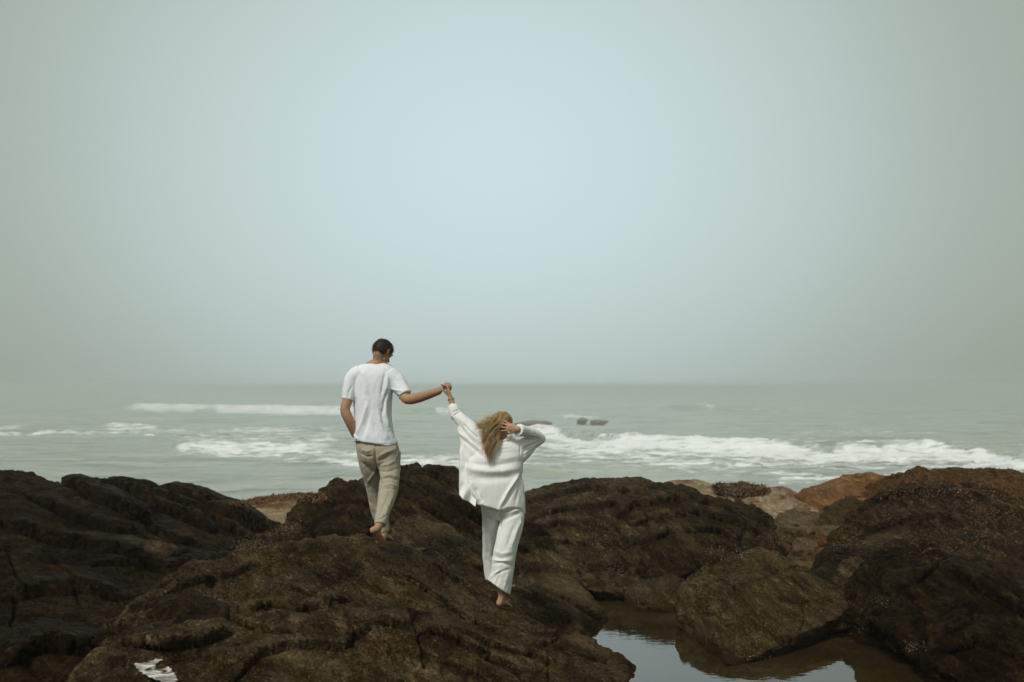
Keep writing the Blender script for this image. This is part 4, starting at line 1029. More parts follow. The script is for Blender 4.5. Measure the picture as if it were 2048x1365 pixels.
def foot(S_, ankle, heel, ball, toe, s=1.0, side=Vector((1, 0, 0))):
    f = (toe - heel).normalized(); side = (side - f * side.dot(f)).normalized(); up = side.cross(f)
    if up.dot(ankle - heel) < 0: up = -up
    S_.tube([ankle + (ankle - heel) * .2, ankle * .55 + heel * .45 + f * .012, heel + up * .022 * s + f * .018], [.033 * s, .031 * s, .030 * s], n=14)
    S_.ell(heel + up * .026 * s + f * .022 * s, (side * .030 * s, f * .032 * s, up * .027 * s), 9)
    mid = heel.lerp(ball, .55)
    S_.tube([heel + up * .028 * s + f * .02 * s, mid + up * .033 * s, ball + up * .018 * s], [(.030 * s, .026 * s), (.033 * s, .027 * s), (.043 * s, .017 * s)], side=side, n=16)
    S_.tube([ankle + f * .01, mid + up * .04 * s, ball + up * .02 * s], [.030 * s, (.027 * s, .02 * s), (.036 * s, .014 * s)], side=side, n=14)
    L = (toe - ball).length
    for k_, (o, l, r) in enumerate(((-.032, 1.0, .0125), (-.012, .98, .0095), (.004, .9, .009), (.019, .78, .0085), (.033, .6, .008))):
        b = ball + side * o * s + up * .012 * s
        S_.tube([b - f * .01, b + f * L * .55 * l, b + f * L * l - up * .003], [r * s, r * .95 * s, r * .9 * s], n=10)

def head(S_, c, yaw, pitch, roll=0.0, s=1.0, woman=False):
    f = Vector((math.sin(yaw) * math.cos(pitch), math.cos(yaw) * math.cos(pitch), -math.sin(pitch)))
    r = Vector((math.cos(yaw), -math.sin(yaw), 0)); u = r.cross(f)
    Rr = Matrix.Rotation(roll, 3, f); r = Rr @ r; u = Rr @ u
    S_.ell(c + u * .012 * s, (f * .094 * s, r * .075 * s, u * .085 * s), 14)
    S_.ell(c + f * .038 * s - u * .045 * s, (f * .050 * s, r * .056 * s, u * .058 * s), 12)
    S_.ell(c + f * .058 * s - u * .088 * s, (f * .026 * s, r * .026 * s, u * .020 * s), 8)         # chin
    S_.tube([c + f * .088 * s + u * .002 * s, c + f * .103 * s - u * .022 * s, c + f * .106 * s - u * .034 * s], [.008 * s, .010 * s, .013 * s], n=8)   # nose
    S_.tube([c + f * .084 * s + r * .038 * s + u * .018 * s, c + f * .094 * s + u * .022 * s, c + f * .084 * s - r * .038 * s + u * .018 * s], [.009 * s] * 3, n=8)
    S_.tube([c + f * .083 * s + r * .020 * s - u * .058 * s, c + f * .089 * s - u * .058 * s, c + f * .083 * s - r * .020 * s - u * .058 * s], [.007 * s] * 3, n=8)
    for sg in (-1, 1):
        e = c + r * sg * .078 * s - u * .012 * s - f * .004 * s
        S_.ell(e - u * .0 * s, (f * .018 * s - r * sg * .004 * s, r * sg * .007 * s + f * -.004 * s, u * .031 * s), 8)
        S_.tube([e + f * .010 * s - u * .026 * s, e - f * .012 * s - u * .008 * s + r * sg * .006 * s, e - f * .014 * s + u * .016 * s + r * sg * .008 * s, e + f * .004 * s + u * .028 * s + r * sg * .004 * s], [.006 * s, .0055 * s, .0055 * s, .005 * s], n=8)
        S_.tube([c + r * sg * .045 * s - u * .07 * s + f * .02 * s, c + r * sg * .035 * s - u * .09 * s + f * .045 * s], [.02 * s, .014 * s], n=8)
    return f, r, u

def eyes(root, org, c, f, r, u, s=1.0):
    for sg in (-1, 1):
        sp = Soup(); sp.ell(c + f * .076 * s + r * sg * .031 * s + u * .0 * s, (f * .012, r * .012, u * .012), 8)
        link('eye', mesh_np('eye', sp.V, sp.F), M['eye'], root, org)

def strands(name, paths, radii, tones, mat, root, org, sides=3):
    """hair as many thin tapering tubes in one mesh; paths: (n, k, 3)"""
    Pn = np.asarray(paths, float); n, k, _ = Pn.shape
    T = np.gradient(Pn, axis=1); T /= np.linalg.norm(T, axis=2, keepdims=True) + 1e-9
    up = np.array([.3, -1, .25]); up /= np.linalg.norm(up)
    A = np.cross(T, up); A /= np.linalg.norm(A, axis=2, keepdims=True) + 1e-9; B = np.cross(T, A)
    taper = np.interp(np.linspace(0, 1, k), [0, .1, .7, 1], [.6, 1, .8, .12])
    R = np.asarray(radii)[:, None] * taper[None]
    ang = np.arange(sides) * 2 * math.pi / sides
    V = Pn[:, :, None] + R[:, :, None, None] * (A[:, :, None] * np.cos(ang)[None, None, :, None] + B[:, :, None] * np.sin(ang)[None, None, :, None])
    idx = np.arange(n * k * sides).reshape(n, k, sides); F = []
    for j in range(sides):
        j2 = (j + 1) % sides
        F.append(np.stack([idx[:, :-1, j].ravel(), idx[:, :-1, j2].ravel(), idx[:, 1:, j2].ravel(), idx[:, 1:, j].ravel()], 1))
    me = mesh_np(name, V.reshape(-1, 3), np.concatenate(F))
    at = me.attributes.new('tone', 'FLOAT', 'POINT')
    at.data.foreach_set('value', np.repeat(np.asarray(tones), k * sides).astype(np.float32))
    return link(name, me, mat, root, org)

def add_tone(me, lo, hi, sc=30):
    V = get_co(me); t = np.clip(.5 + .9 * fbm(V * sc, 3, 3), 0, 1) * (hi - lo) + lo
    at = me.attributes.new('tone', 'FLOAT', 'POINT'); at.data.foreach_set('value', t.astype(np.float32))

def person(label, org, group=None):
    o = bpy.data.objects.new('person', None); COL.objects.link(o); o.location = org
    o['label'] = label; o['category'] = 'person'
    return o

VB = .0042
# ---------------- the man
def man():
    org = P(768, 1094, 8.75)
    root = person('tall barefoot man in white t-shirt and khaki trousers, left hand in his pocket', org)
    b = Soup()
    c = P(766, 703, 8.90)
    f, r, u = head(b, c, math.radians(38), math.radians(36), 0, 1.0)
    b.tube([P(753, 733, 8.86), P(757, 722, 8.87), c - f * .028 - u * .05], [(.062, .058), (.053, .054), (.052, .054)], n=18)
    b.tube([P(728, 741, 8.87), P(752, 729, 8.87), P(778, 740, 8.87)], [.045, .05, .045], n=14)
    # trunk
    b.tube([P(750, 748, 8.87), P(747, 790, 8.87), P(748, 840, 8.86), P(753, 885, 8.84), P(756, 905, 8.83)],
           [(.155, .095), (.150, .105), (.135, .095), (.140, .095), (.10, .06)], side=Vector((1, 0, 0)), n=24)
    # arms
    b.tube([P(722, 750, 8.86), P(708, 768, 8.85), P(698, 795, 8.81), P(690, 819, 8.78), P(697, 838, 8.77), P(705, 858, 8.79), P(710, 870, 8.81)],
           [.050, .044, .044, .044, .044, .036, .031], n=18)
    hand(b, P(710, 870, 8.81), Vector((.30, .10, -1)), Vector((1, .1, .3)), Vector((0, 1, .1)), .95, curls=(.5, .5, .5, .5))
    b.tube([P(780, 752, 8.86), P(795, 770, 8.84), P(806, 787, 8.79), P(815, 799, 8.74), P(835, 796, 8.70), P(856, 790, 8.64), P(877, 783, 8.575)],
           [.064, .055, .051, .046, .046, .039, .031], n=18)
    hand(b, P(877, 783, 8.575), Vector((.70, -.10, .56)), Vector((.66, .45, -.60)), Vector((-.5, .6, .4)), .98, curls=(2.5, 2.6, 2.6, 2.5), spread=(.05, .02, -.02, -.05), thumb=(.5, .9), rf=.0095)
    # legs
    b.tube([P(777, 900, 8.82), P(780, 935, 8.79), P(785, 966, 8.72), P(774, 1005, 8.60), P(762, 1035, 8.48), P(758, 1050, 8.43)],
           [.070, .060, .046, .046, .036, .034], n=18)
    foot(b, P(757, 1052, 8.42), P(745, 1063, 8.36), P(763, 1086, 8.475), P(768, 1094, 8.54), 1.0, side=Vector((.86, -.25, .45)))
    b.tube([P(736, 900, 8.84), P(743, 940, 8.90), P(751, 975, 8.95), P(757, 1010, 8.99), P(765, 1045, 9.02), P(767, 1062, 9.02)],
           [.070, .060, .046, .044, .036, .034], n=18)
    foot(b, P(769, 1064, 9.02), P(763, 1080, 8.98), P(777, 1081, 9.11), P(785, 1084, 9.17), 1.0, side=Vector((.93, -.35, 0)))
    me = b.build(VB, 6, .5)
    link('body', me, M['skin_m'], root, org)
    eyes(root, org, c, f, r, u)
    # hair: a close cap plus short bristles
    ch = c + u * .008 - f * .006
    ax = (f * .101, r * .082, u * .092)
    sp = Soup(); sp.ell(ch, ax, 40)
    V = np.array([tuple(v) for v in sp.V]); L = V - np.array(ch)
    lf = L @ np.array(f) / .101; lr = L @ np.array(r) / .082; lu = L @ np.array(u) / .092
    def hairline(lf, lr):
        h = np.interp(lf, [-1, -.6, -.25, .02, .16, .28, .55, .8, 1], [-.95, -1.0, -.82, -.20, -.12, -.42, .15, .55, .8])
        return h
    edge = lu - hairline(lf, lr) + .05 * fbm(V * 60, 2, 4)
    keep = edge > 0
    F = [q for q in sp.F if all(keep[i] for i in q)]
    shrink = .965 + .035 * sstep(0, .25, edge)
    V = np.array(ch) + L * shrink[:, None] * (1 + .012 * fbm(V * 45, 3, 8))[:, None]
    used = sorted({i for q in F for i in q}); mp = {v: i for i, v in enumerate(used)}
    me = mesh_np('hair', V[used], [tuple(mp[i] for i in q) for q in F]); add_tone(me, 0.05, .45)
    hair = link('hair', me, M['hair_m'], root, org)
    paths = []; tn = []
    kk = np.where(keep)[0]
    g = rng.choice(kk, 4200)
    for i in g:
        th = rng.normal(0, .012, 3)
        nrm_ = L[i] / np.linalg.norm(L[i]); st = V[i] + rng.normal(0, .003, 3) * 1.2
        dn = -np.array(u) * .6 + np.array(f) * .1
        dn = dn - nrm_ * (dn @ nrm_)
        e1 = st + nrm_ * .0035 + dn * .006 + th * .1; e2 = st + nrm_ * .0055 + dn * .013 + th * .25
        paths.append([st, e1, e2]); tn.append(rng.uniform(0, .65))
    strands('hair_strands', paths, np.full(len(paths), .0011), tn, M['hair_m'], hair, org)
    # t-shirt
    s_ = Soup()
    outline_tube(s_, [(727.5, 731, 771, .050, 8.87), (731, 719, 781, .070, 8.87), (738, 709, 789, .092, 8.87), (750, 703, 791, .118, 8.87), (768, 704, 789, .130, 8.865), (790, 706, 785, .135, 8.86), (820, 708, 783, .135, 8.85), (850, 709, 785, .140, 8.84), (872, 708, 790, .148, 8.83), (888, 707, 796, .152, 8.83)],
                 hem=[(700, 880), (709, 884), (716, 882), (730, 885), (750, 888), (775, 892), (785, 891), (797, 886)])
    s_.tube([P(722, 748, 8.86), P(707, 757, 8.85), P(700, 776, 8.83), P(695, 800, 8.81)], [.085, .074, .062, (.050, .056)], n=20, rnd=False)
    s_.tube([P(778, 752, 8.86), P(793, 765, 8.84), P(803, 779, 8.80), P(810, 790.5, 8.775)], [.088, .080, .069, (.062, .066)], n=20, rnd=False)
    me = s_.build(.0055, 5, .5)
    fold(me, [
        ([(727, 738), (731, 765), (735, 795)], 3.5, .010), ([(722, 742), (725, 770), (728, 800)], 3, -.008),
        ([(737, 800), (726, 840), (711, 878)], 3.2, .014), ([(741, 820), (730, 858), (722, 882)], 4, -.010),
        ([(770, 745), (766, 770), (762, 795)], 3.0, -.013), ([(776, 748), (774, 768), (771, 786)], 3, .010),
        ([(774, 783), (768, 806), (764, 836)], 2.6, -.014), ([(780, 792), (778, 820), (782, 848)], 2.4, -.012), ([(770, 800), (772, 830), (778, 860)], 2.6, .012),
        ([(760, 812), (768, 845), (789, 876)], 3, -.010), ([(755, 826), (764, 858), (780, 884)], 3, .010), ([(745, 840), (752, 868), (762, 886)], 3.5, -.008),
        ([(784, 787), (792, 792), (800, 794)], 2.2, -.010), ([(780, 776), (792, 781), (806, 782)], 2.4, .007), ([(790, 757), (799, 770), (806, 782)], 2.4, -.006),
        ([(705, 770), (698, 785), (697, 797)], 2, -.008), ([(709, 790), (712, 815), (710, 845)], 2.4, -.012), ([(716, 880), (712, 874), (709, 868)], 2.5, .012),
        ([(712, 885), (750, 889.5), (794, 889)], 1.1, -.0035), ([(730, 731), (752, 732.5), (772, 735)], 1.0, -.003),
    ], (.0035, 8, 11))
    link('shirt', me, M['tshirt'], root, org)
    # trousers
    t = Soup()
    outline_tube(t, [(872, 718, 784, .105, 8.84), (884, 713, 793, .125, 8.84), (896, 713, 798, .140, 8.83), (912, 716, 799, .140, 8.83), (927, 724, 796, .115, 8.83), (938, 738, 786, .07, 8.83)], n=28)
    t.tube([P(778, 905, 8.81), P(779, 935, 8.79), P(779, 958, 8.745), P(777, 978, 8.70), P(770, 1008, 8.60), P(763, 1035, 8.48), P(760.5, 1050, 8.435)],
           [.102, .094, .084, .080, .068, .053, .047], n=22, rnd=False)
    t.tube([P(737, 905, 8.84), P(741, 935, 8.88), P(746, 962, 8.94), P(750, 990, 8.98), P(757, 1025, 9.01), P(766, 1052, 9.03), P(768, 1064, 9.03)],
           [.100, .090, .074, .066, .060, .050, .043], n=22, rnd=False)
    me = t.build(.0055, 5, .5)
    fold(me, [
        ([(751, 893), (750, 920), (755, 945), (763, 966)], 2.4, -.020), ([(744, 900), (735, 903), (722, 899)], 3, .010), ([(747, 912), (735, 914), (720, 906)], 2.6, -.010),
        ([(757, 914), (772, 905), (790, 899)], 3, .010), ([(755, 922), (770, 917), (782, 908)], 2.6, -.010), ([(760, 932), (775, 930), (790, 922)], 3, .009), ([(758, 943), (775, 945), (795, 938)], 3, -.008),
        ([(762, 960), (780, 956), (797, 963)], 2.3, -.009), ([(764, 953), (780, 950), (797, 955)], 2.5, .006), ([(765, 974), (782, 969), (798, 975)], 2.6, .007), ([(768, 980), (783, 978), (795, 982)], 2.2, -.005),
        ([(735, 966), (745, 950), (752, 938)], 2.2, .012), ([(738, 975), (748, 958), (757, 942)], 2.4, -.010), ([(738, 940), (732, 930), (725, 925)], 2.6, -.008),
        ([(786, 990), (776, 1015), (766, 1040)], 3, .008), ([(778, 985), (768, 1012), (758, 1035)], 2.6, -.006), ([(755, 1040), (765, 1038), (772, 1030)], 1.8, -.007),
        ([(738, 1000), (746, 1010), (752, 1030)], 2.4, -.008), ([(797, 893), (793, 905), (789, 915)], 1.5, -.006),
    ], (.005, 9, 31))
    link('trousers', me, M['chinos'], root, org)
man()

# ---------------- the woman
def woman():
    org = P(1005, 1218, 8.36)
    root = person('barefoot woman in loose white linen, long blond hair blown left, one hand on her head', org)
    b = Soup()
    c = P(1003, 850, 8.33)
    f, r, u = head(b, c, math.radians(22), math.radians(12), math.radians(10), .97, True)
    b.tube([P(1000, 886, 8.34), P(1004, 874, 8.33), c - f * .02 - u * .06], [(.056, .05), (.047, .047), (.046, .048)], n=16)
    b.tube([P(978, 892, 8.34), P(1002, 882, 8.34), P(1030, 893, 8.34)], [.04, .045, .04], n=14)
    b.tube([P(1003, 896, 8.34), P(1000, 925, 8.34), P(998, 960, 8.35), P(1003, 1000, 8.35), P(1005, 1020, 8.34)],
           [(.135, .08), (.128, .09), (.11, .08), (.12, .08), (.09, .05)], side=Vector((1, 0, 0)), n=22)
    b.tube([P(972, 893, 8.34), P(950, 872, 8.37), P(930, 852, 8.42), P(914, 832, 8.45), P(906.5, 814, 8.465), P(901, 797, 8.48)],
           [.045, .038, .034, .031, .027, .023], n=16)
    hand(b, P(901, 797, 8.48), Vector((-.30, .2, .95)), Vector((-.9, -.25, -.2)), Vector((-.1, 1, 0)), .92, curls=(.9, 1.0, 1.1, 1.2), spread=(.05, .02, -.02, -.05), thumb=(.4, .6))
    b.tube([P(1036, 895, 8.34), P(1058, 886, 8.40), P(1078, 878, 8.45), P(1060, 868, 8.36), P(1045, 863, 8.27), P(1034, 858, 8.21)],
           [.050, .042, .037, .036, .030, .024], n=16)
    hand(b, P(1034.5, 858.5, 8.205), Vector((-1, .12, .22)), Vector((-.15, 1, 0)), Vector((0, 0, -1)), .88, curls=(.55, .45, .42, .40), spread=(.28, .06, -.14, -.30), thumb=(.75, .3), rf=.0085)
    b.tube([P(1023, 1020, 8.33), P(1020, 1060, 8.29), P(1012, 1100, 8.24), P(1006, 1140, 8.25), P(1003.5, 1175, 8.26), P(1003.5, 1190, 8.27)],
           [.060, .060, .050, .048, .035, .030], n=16)
    foot(b, P(1003.5, 1192, 8.265), P(997, 1211, 8.245), P(1013, 1214, 8.41), P(1019, 1217, 8.475), .93, side=Vector((.90, -.40, 0)))
    b.tube([P(986, 1020, 8.36), P(984, 1060, 8.44), P(982, 1098, 8.55), P(988, 1130, 8.58), P(999, 1158, 8.61), P(1006, 1169, 8.62)],
           [.060, .060, .050, .048, .035, .030], n=16)
    foot(b, P(1007, 1170, 8.62), P(1006, 1184, 8.60), P(1020, 1176, 8.74), P(1027, 1173, 8.80), .92, side=Vector((.85, -.5, 0)))
    me = b.build(VB, 5, .5)
    link('body', me, M['skin_f'], root, org)
    eyes(root, org, c, f, r, u, .97)
    # bracelet and ring
    def hoop(name, c0, axis, R, rr, mat):
        axis = axis.normalized(); a = axis.orthogonal().normalized(); d_ = axis.cross(a)
        V = []; F = []
        for i in range(28):
            t = 2 * math.pi * i / 28; o = a * math.cos(t) + d_ * math.sin(t)
            for j in range(6):
                q = 2 * math.pi * j / 6; V.append(c0 + o * (R + rr * math.cos(q)) + axis * rr * math.sin(q))
        for i in range(28):
            for j in range(6):
                F.append((i * 6 + j, i * 6 + (j + 1) % 6, ((i + 1) % 28) * 6 + (j + 1) % 6, ((i + 1) % 28) * 6 + j))
        link(name, mesh_np(name, V, F), mat, root, org)
    hoop('bracelet', P(902.2, 799, 8.473), P(903, 803, 8.47) - P(899, 790, 8.49), .0285, .0026, M['gold'])
    # shirt
    s_ = Soup()
    hem = [(905, 992), (917, 988), (926, 999), (938, 1003), (950, 1013), (954, 1003), (966, 1010), (985, 1015), (999, 1021), (1010, 1015), (1030, 1013), (1044, 1018), (1051, 1028), (1060, 1030)]
    outline_tube(s_, [(880.5, 991, 1018, .048, 8.34), (883, 981, 1028, .066, 8.34), (888, 968, 1040, .085, 8.34), (897, 955, 1048, .10, 8.34), (910, 942, 1049, .118, 8.34), (928, 928, 1046, .135, 8.34), (950, 921, 1044, .150, 8.34), (980, 918, 1047, .165, 8.34), (1010, 919, 1051, .172, 8.34)],
                 hem=[(x, y) for x, y in hem], n=40)
    s_.tube([P(975, 893, 8.34), P(955, 874, 8.36), P(938, 856, 8.395), P(922, 840, 8.42), P(912, 829, 8.445), P(908.5, 822, 8.455)],
            [.098, .080, .064, .052, .044, .041], n=20, rnd=False)
    s_.tube([P(980, 925, 8.34), P(952, 900, 8.35), P(934, 876, 8.38), P(924, 858, 8.40)], [(.15, .10), (.11, .075), (.066, .05), (.04, .035)], n=20)
    s_.tube([P(940, 960, 8.34), P(936, 915, 8.35), P(933, 885, 8.37)], [(.09, .09), (.072, .07), (.045, .045)], n=16)
    for i, (q, rr) in enumerate((((911.5, 829, 8.445), .050), ((909.5, 824.5, 8.45), .049), ((907.5, 819.5, 8.457), .047))):
        a = P(*q); ax_ = (P(905, 813, 8.46) - P(913, 831, 8.44)).normalized()
        s_.tube([a - ax_ * .007, a + ax_ * .007], [rr, rr * .97], n=18)
    s_.tube([P(1020, 897, 8.34), P(1044, 893, 8.37), P(1063, 886, 8.42), P(1080, 878, 8.455)], [.088, .074, .058, .046], n=20)
    s_.tube([P(1036, 915, 8.34), P(1052, 903, 8.37), P(1066, 891, 8.42)], [.065, .052, .035], n=16)
    s_.tube([P(1081, 877, 8.455), P(1068, 870, 8.40), P(1053, 865, 8.32), P(1044, 862.5, 8.265), P(1038.5, 860.5, 8.232)], [.043, .050, .049, .047, .046], n=20, rnd=False)
    s_.tube([P(1046, 863, 8.275), P(1037, 860, 8.225)], [.050, .049], n=18, rnd=False)
    me = s_.build(.0055, 4, .5)
    fold(me, [
        ([(926, 932), (950, 940), (975, 943), (1005, 943), (1040, 937)], 7, .017), ([(940, 955), (975, 958), (1010, 955), (1038, 948)], 8, -.014), ([(930, 925), (965, 931), (1000, 930), (1042, 922)], 5, -.010),
        ([(928, 885), (931, 925), (929, 985)], 3.2, -.012), ([(922, 890), (924, 930), (922, 980)], 3, .012), ([(938, 905), (941, 930), (938, 962)], 3, .010),
        ([(941, 958), (947, 984), (962, 1008)], 3.4, .022), ([(936, 968), (942, 992), (952, 1006)], 3, -.016), ([(951, 972), (957, 992), (968, 1008)], 4, -.012),
        ([(998, 1018), (1015, 984), (1042, 942)], 3, .018), ([(1008, 1014), (1024, 985), (1044, 952)], 3, -.012), ([(1043, 955), (1046, 985), (1050, 1020)], 3, .010), ([(1030, 1010), (1036, 985), (1042, 960)], 3, -.007),
        ([(914, 862), (947, 888), (973, 910)], 2.8, .014), ([(919, 874), (945, 897), (970, 918)], 2.8, -.012), ([(925, 846), (940, 862), (958, 880)], 2.0, -.009), ([(917, 842), (929, 866), (948, 890)], 1.8, -.009), ([(922, 838), (936, 856), (952, 870)], 1.8, .007),
        ([(1039, 874), (1040.5, 892), (1040, 912)], 1.3, -.008),
        ([(1044, 900), (1060, 892), (1078, 884)], 1.6, -.008), ([(1044, 893), (1060, 887), (1076, 880)], 1.6, .007), ([(1044, 910), (1058, 901), (1070, 893)], 1.6, .007), ([(1042, 886), (1056, 882), (1070, 877)], 1.5, -.007), ([(1050, 858), (1052, 866), (1051, 873)], 1.4, -.006), ([(1060, 860), (1063, 868), (1062, 874)], 1.5, -.007), ([(1070, 864), (1073, 871), (1074, 877)], 1.5, -.007),
        ([(1046, 852), (1047.5, 862), (1046, 873)], 1.0, -.006), ([(1036, 875), (1056, 873.5), (1078, 878)], 1.5, -.016),
        ([(975, 900), (1000, 907), (1038, 904)], 3, -.003), ([(990, 892), (1000, 896), (1022, 894)], 2, .004), ([(985, 915), (1010, 918), (1038, 912)], 3, .003), ([(962, 880), (975, 893), (985, 905)], 2.4, -.009), ([(952, 872), (965, 888), (976, 902)], 2, .008),
        ([(908, 832), (914, 827), (920, 826)], 1.4, -.012), ([(905, 827), (911, 822), (918, 821)], 1.2, -.010),
    ], (.0028, 7, 51))
    shirt = link('shirt', me, M['linen'], root, org)
    # the loose tail of the shirt at the left, blown open
    nn, mm = 26, 22; V = []
    top = [(921, 960), (930, 965), (945, 968), (957, 975)]; bot = [(918, 989), (926, 999), (938, 1004), (951, 1014)]
    for i in range(nn):
        a = i / (nn - 1)
        for j in range(mm):
            t_ = j / (mm - 1)
            x = interp_line([(k_, p[0]) for k_, p in enumerate(top)], t_ * 3) * (1 - a) + a * interp_line([(k_, p[0]) for k_, p in enumerate(bot)], t_ * 3)
            y = interp_line([(k_, p[1]) for k_, p in enumerate(top)], t_ * 3) * (1 - a) + a * interp_line([(k_, p[1]) for k_, p in enumerate(bot)], t_ * 3)
            V.append(P(float(x), float(y), 8.155 + .03 * math.sin(t_ * 9 + a * 2) * a + .05 * (1 - a) + .02 * t_))
    me = mesh_np('shirt_tail', np.array([tuple(v) for v in V]), grid_faces(nn, mm))
    o = link('shirt_tail', me, M['linen'], shirt, org)
    sm = o.modifiers.new('thick', 'SOLIDIFY'); sm.thickness = .003
    # collar band
    cp = [P(988, 884, 8.262), P(994, 882.5, 8.268), P(1000, 884.5, 8.27), P(1008, 883, 8.27), P(1016, 878, 8.275), P(1024, 872.5, 8.29)]
    cs = Soup(); cs.tube(cp, [(.004, .012), (.005, .014), (.005, .014), (.005, .015), (.005, .016), (.004, .012)], side=Vector((0, -1, 0)), n=12)
    link('collar', cs.build(.003, 2), M['linen'], shirt, org)
    # trousers
    t = Soup()
    outline_tube(t, [(985, 968, 1043, .12, 8.35), (1003, 963, 1048, .135, 8.35), (1017, 962, 1049, .13, 8.34), (1030, 966, 1046, .10, 8.34), (1042, 980, 1032, .05, 8.34)], n=28)
    t.tube([P(1025, 1015, 8.33), P(1023, 1045, 8.30), P(1016, 1075, 8.27), P(1010, 1100, 8.25), P(1006.5, 1125, 8.25), P(1004, 1150, 8.25), P(1000, 1166, 8.25), P(998.5, 1172, 8.25)],
           [.106, .099, .094, .093, .093, .091, .093, .094], n=26, rnd=False)
    t.tube([P(983, 1018, 8.36), P(984, 1050, 8.42), P(984, 1085, 8.50), P(984, 1115, 8.56), P(986, 1140, 8.58), P(989, 1156, 8.58)],
           [.086, .081, .078, .077, .076, .078], n=24, rnd=False)
    V0 = t.V
    # slanting hem of the near leg: lower the right side, lift the left
    V1 = []
    for v in V0:
        v = Vector(v); qx, qy = proj(np.array([tuple(v)]))
        if v.y < 8.40 and qy[0] > 1140:
            k_ = (qy[0] - 1140) / 32
            v.z -= k_ * (.0042 * 9) * ((qx[0] - 998) / 22); v.x -= .0 * k_
        V1.append(tuple(v))
    t.V = V1
    me = t.build(.0055, 4, .5)
    fold(me, [
        ([(997, 1018), (1001, 1035), (1000, 1060), (991, 1087), (985, 1112)], 2.2, -.014),
        ([(1001, 1033), (1020, 1026), (1040, 1018)], 3, .010), ([(1004, 1040), (1022, 1035), (1044, 1024)], 3, -.009), ([(1022, 1095), (1034, 1060), (1044, 1035)], 3.2, .010), ([(1012, 1100), (1022, 1070), (1030, 1048)], 3.2, -.007),
        ([(985, 1111), (1003, 1118), (1024, 1112)], 3.2, -.006), ([(988, 1101), (1003, 1108), (1022, 1104)], 3.2, .006), ([(986, 1128), (1004, 1126), (1024, 1133)], 2.6, -.007), ([(985, 1120), (1000, 1122), (1020, 1121)], 2.2, .007),
        ([(992, 1150), (1006, 1143), (1020, 1138)], 2.6, -.007), ([(979, 1160), (990, 1148), (1000, 1140)], 2.6, .010), ([(1008, 1178), (1012, 1160), (1016, 1145)], 2.6, .006), ([(992, 1174), (996, 1160), (1000, 1150)], 2.4, -.007),
        ([(972, 1040), (976, 1080), (975, 1120)], 3, -.006),
    ], (.004, 9, 71))
    link('trousers', me, M['linen_trousers'], root, org)
    # hair: skull cap, then long wind-blown locks gathered to the left
    sp = Soup(); sp.ell(c + u * .012, (f * .100, r * .083, u * .093), 30)
    V = np.array([tuple(v) for v in sp.V]); L = V - np.array(c)
    lf = L @ np.array(f); lu = L @ np.array(u); lr = L @ np.array(r)
    keep = ~((lf > .03) & (lu < .06)) & (lu > -.07) & ~((lr > .05) & (lu < -.015))
    F = [q for q in sp.F if all(keep[i] for i in q)]
    used = sorted({i for q in F for i in q}); mp_ = {v: i for i, v in enumerate(used)}
    me = mesh_np('hair', V[used], [tuple(mp_[i] for i in q) for q in F]); add_tone(me, 0, .45, 40)
    hair = link('hair', me, M['hair_f'], root, org)
    C0 = np.array(c + u * .012)
    fx, rx_, ux = np.array(f), np.array(r), np.array(u)
    paths = []; rad = []; tn = []
    def surf(p, lift=.004):
        d = p - C0; q = np.array([d @ fx / .100, d @ rx_ / .083, d @ ux / .093]); n_ = np.linalg.norm(q)
        return C0 + d / n_ * (1 + lift / .09) if n_ < 1 + lift / .09 else p
    gath = np.array(P(984, 874, 8.225))
    nlock = 78
    locks = []
    for k_ in range(nlock):
        # root direction on the back / top / sides of the head
        while True:
            d = rng.normal(0, 1, 3); d /= np.linalg.norm(d)
            a = d @ fx; b_ = d @ rx_; c_ = d @ ux
            if a < .45 and c_ > -.30 and not (b_ > .30 and c_ < .12): break
        rt = C0 + .100 * a * fx + .083 * b_ * rx_ + .093 * c_ * ux
        kind = rng.uniform()
        if kind < .62:
            end = np.array(P(978 + rng.normal(0, 4), 905 + rng.normal(0, 10), 8.165 + rng.normal(0, .008))); g = gath + rng.normal(0, 1, 3) * np.array([.024, .010, .020])
        elif kind < .84:
            end = np.array(P(966 + rng.normal(0, 6), 882 + rng.normal(0, 11), 8.20 + rng.normal(0, .02))); g = gath + np.array([-.035, 0, .045]) + rng.normal(0, 1, 3) * np.array([.02, .015, .025])
        else:
            end = np.array(P(953 + rng.normal(0, 5), 856 + rng.normal(0, 7), 8.24 + rng.normal(0, .03))); g = gath + np.array([-.06, 0, .09]) + rng.normal(0, 1, 3) * .018
        locks.append((rt, g, end, rng.uniform(.02, 1.0), kind))
    for (rt, g, end, tone, kind) in locks:
        m_ = 22 if kind < .62 else (13 if kind < .84 else 7)
        sprd = .008
        for _ in range(m_):
            o0 = rng.normal(0, .007, 3); o1 = rng.normal(0, sprd * .8, 3); o2 = rng.normal(0, sprd * .9, 3)
            p0 = rt + o0; p3 = end + o2 + np.array([0, 0, rng.normal(0, .02)])
            pts = []
            gg = g + o1
            k1 = 14
            wavy = rng.normal(0, .0035, 3); ph = rng.uniform(0, 6)
            for q in range(k1):
                t_ = q / (k1 - 1)
                # quadratic through the gather point
                tg = .55
                cc = (gg - (1 - tg) ** 2 * p0 - tg ** 2 * p3) / (2 * tg * (1 - tg))
                p = (1 - t_) ** 2 * p0 + 2 * t_ * (1 - t_) * cc + t_ ** 2 * p3
                p = p + wavy * math.sin(t_ * 11 + ph) * (t_ * 1.6)
                pts.append(surf(p, .003 + .006 * ((tone * 7.3) % 1)))
            paths.append(pts); rad.append(rng.uniform(.0008, .0016)); tn.append(np.clip(tone + rng.normal(0, .15), 0, 1))
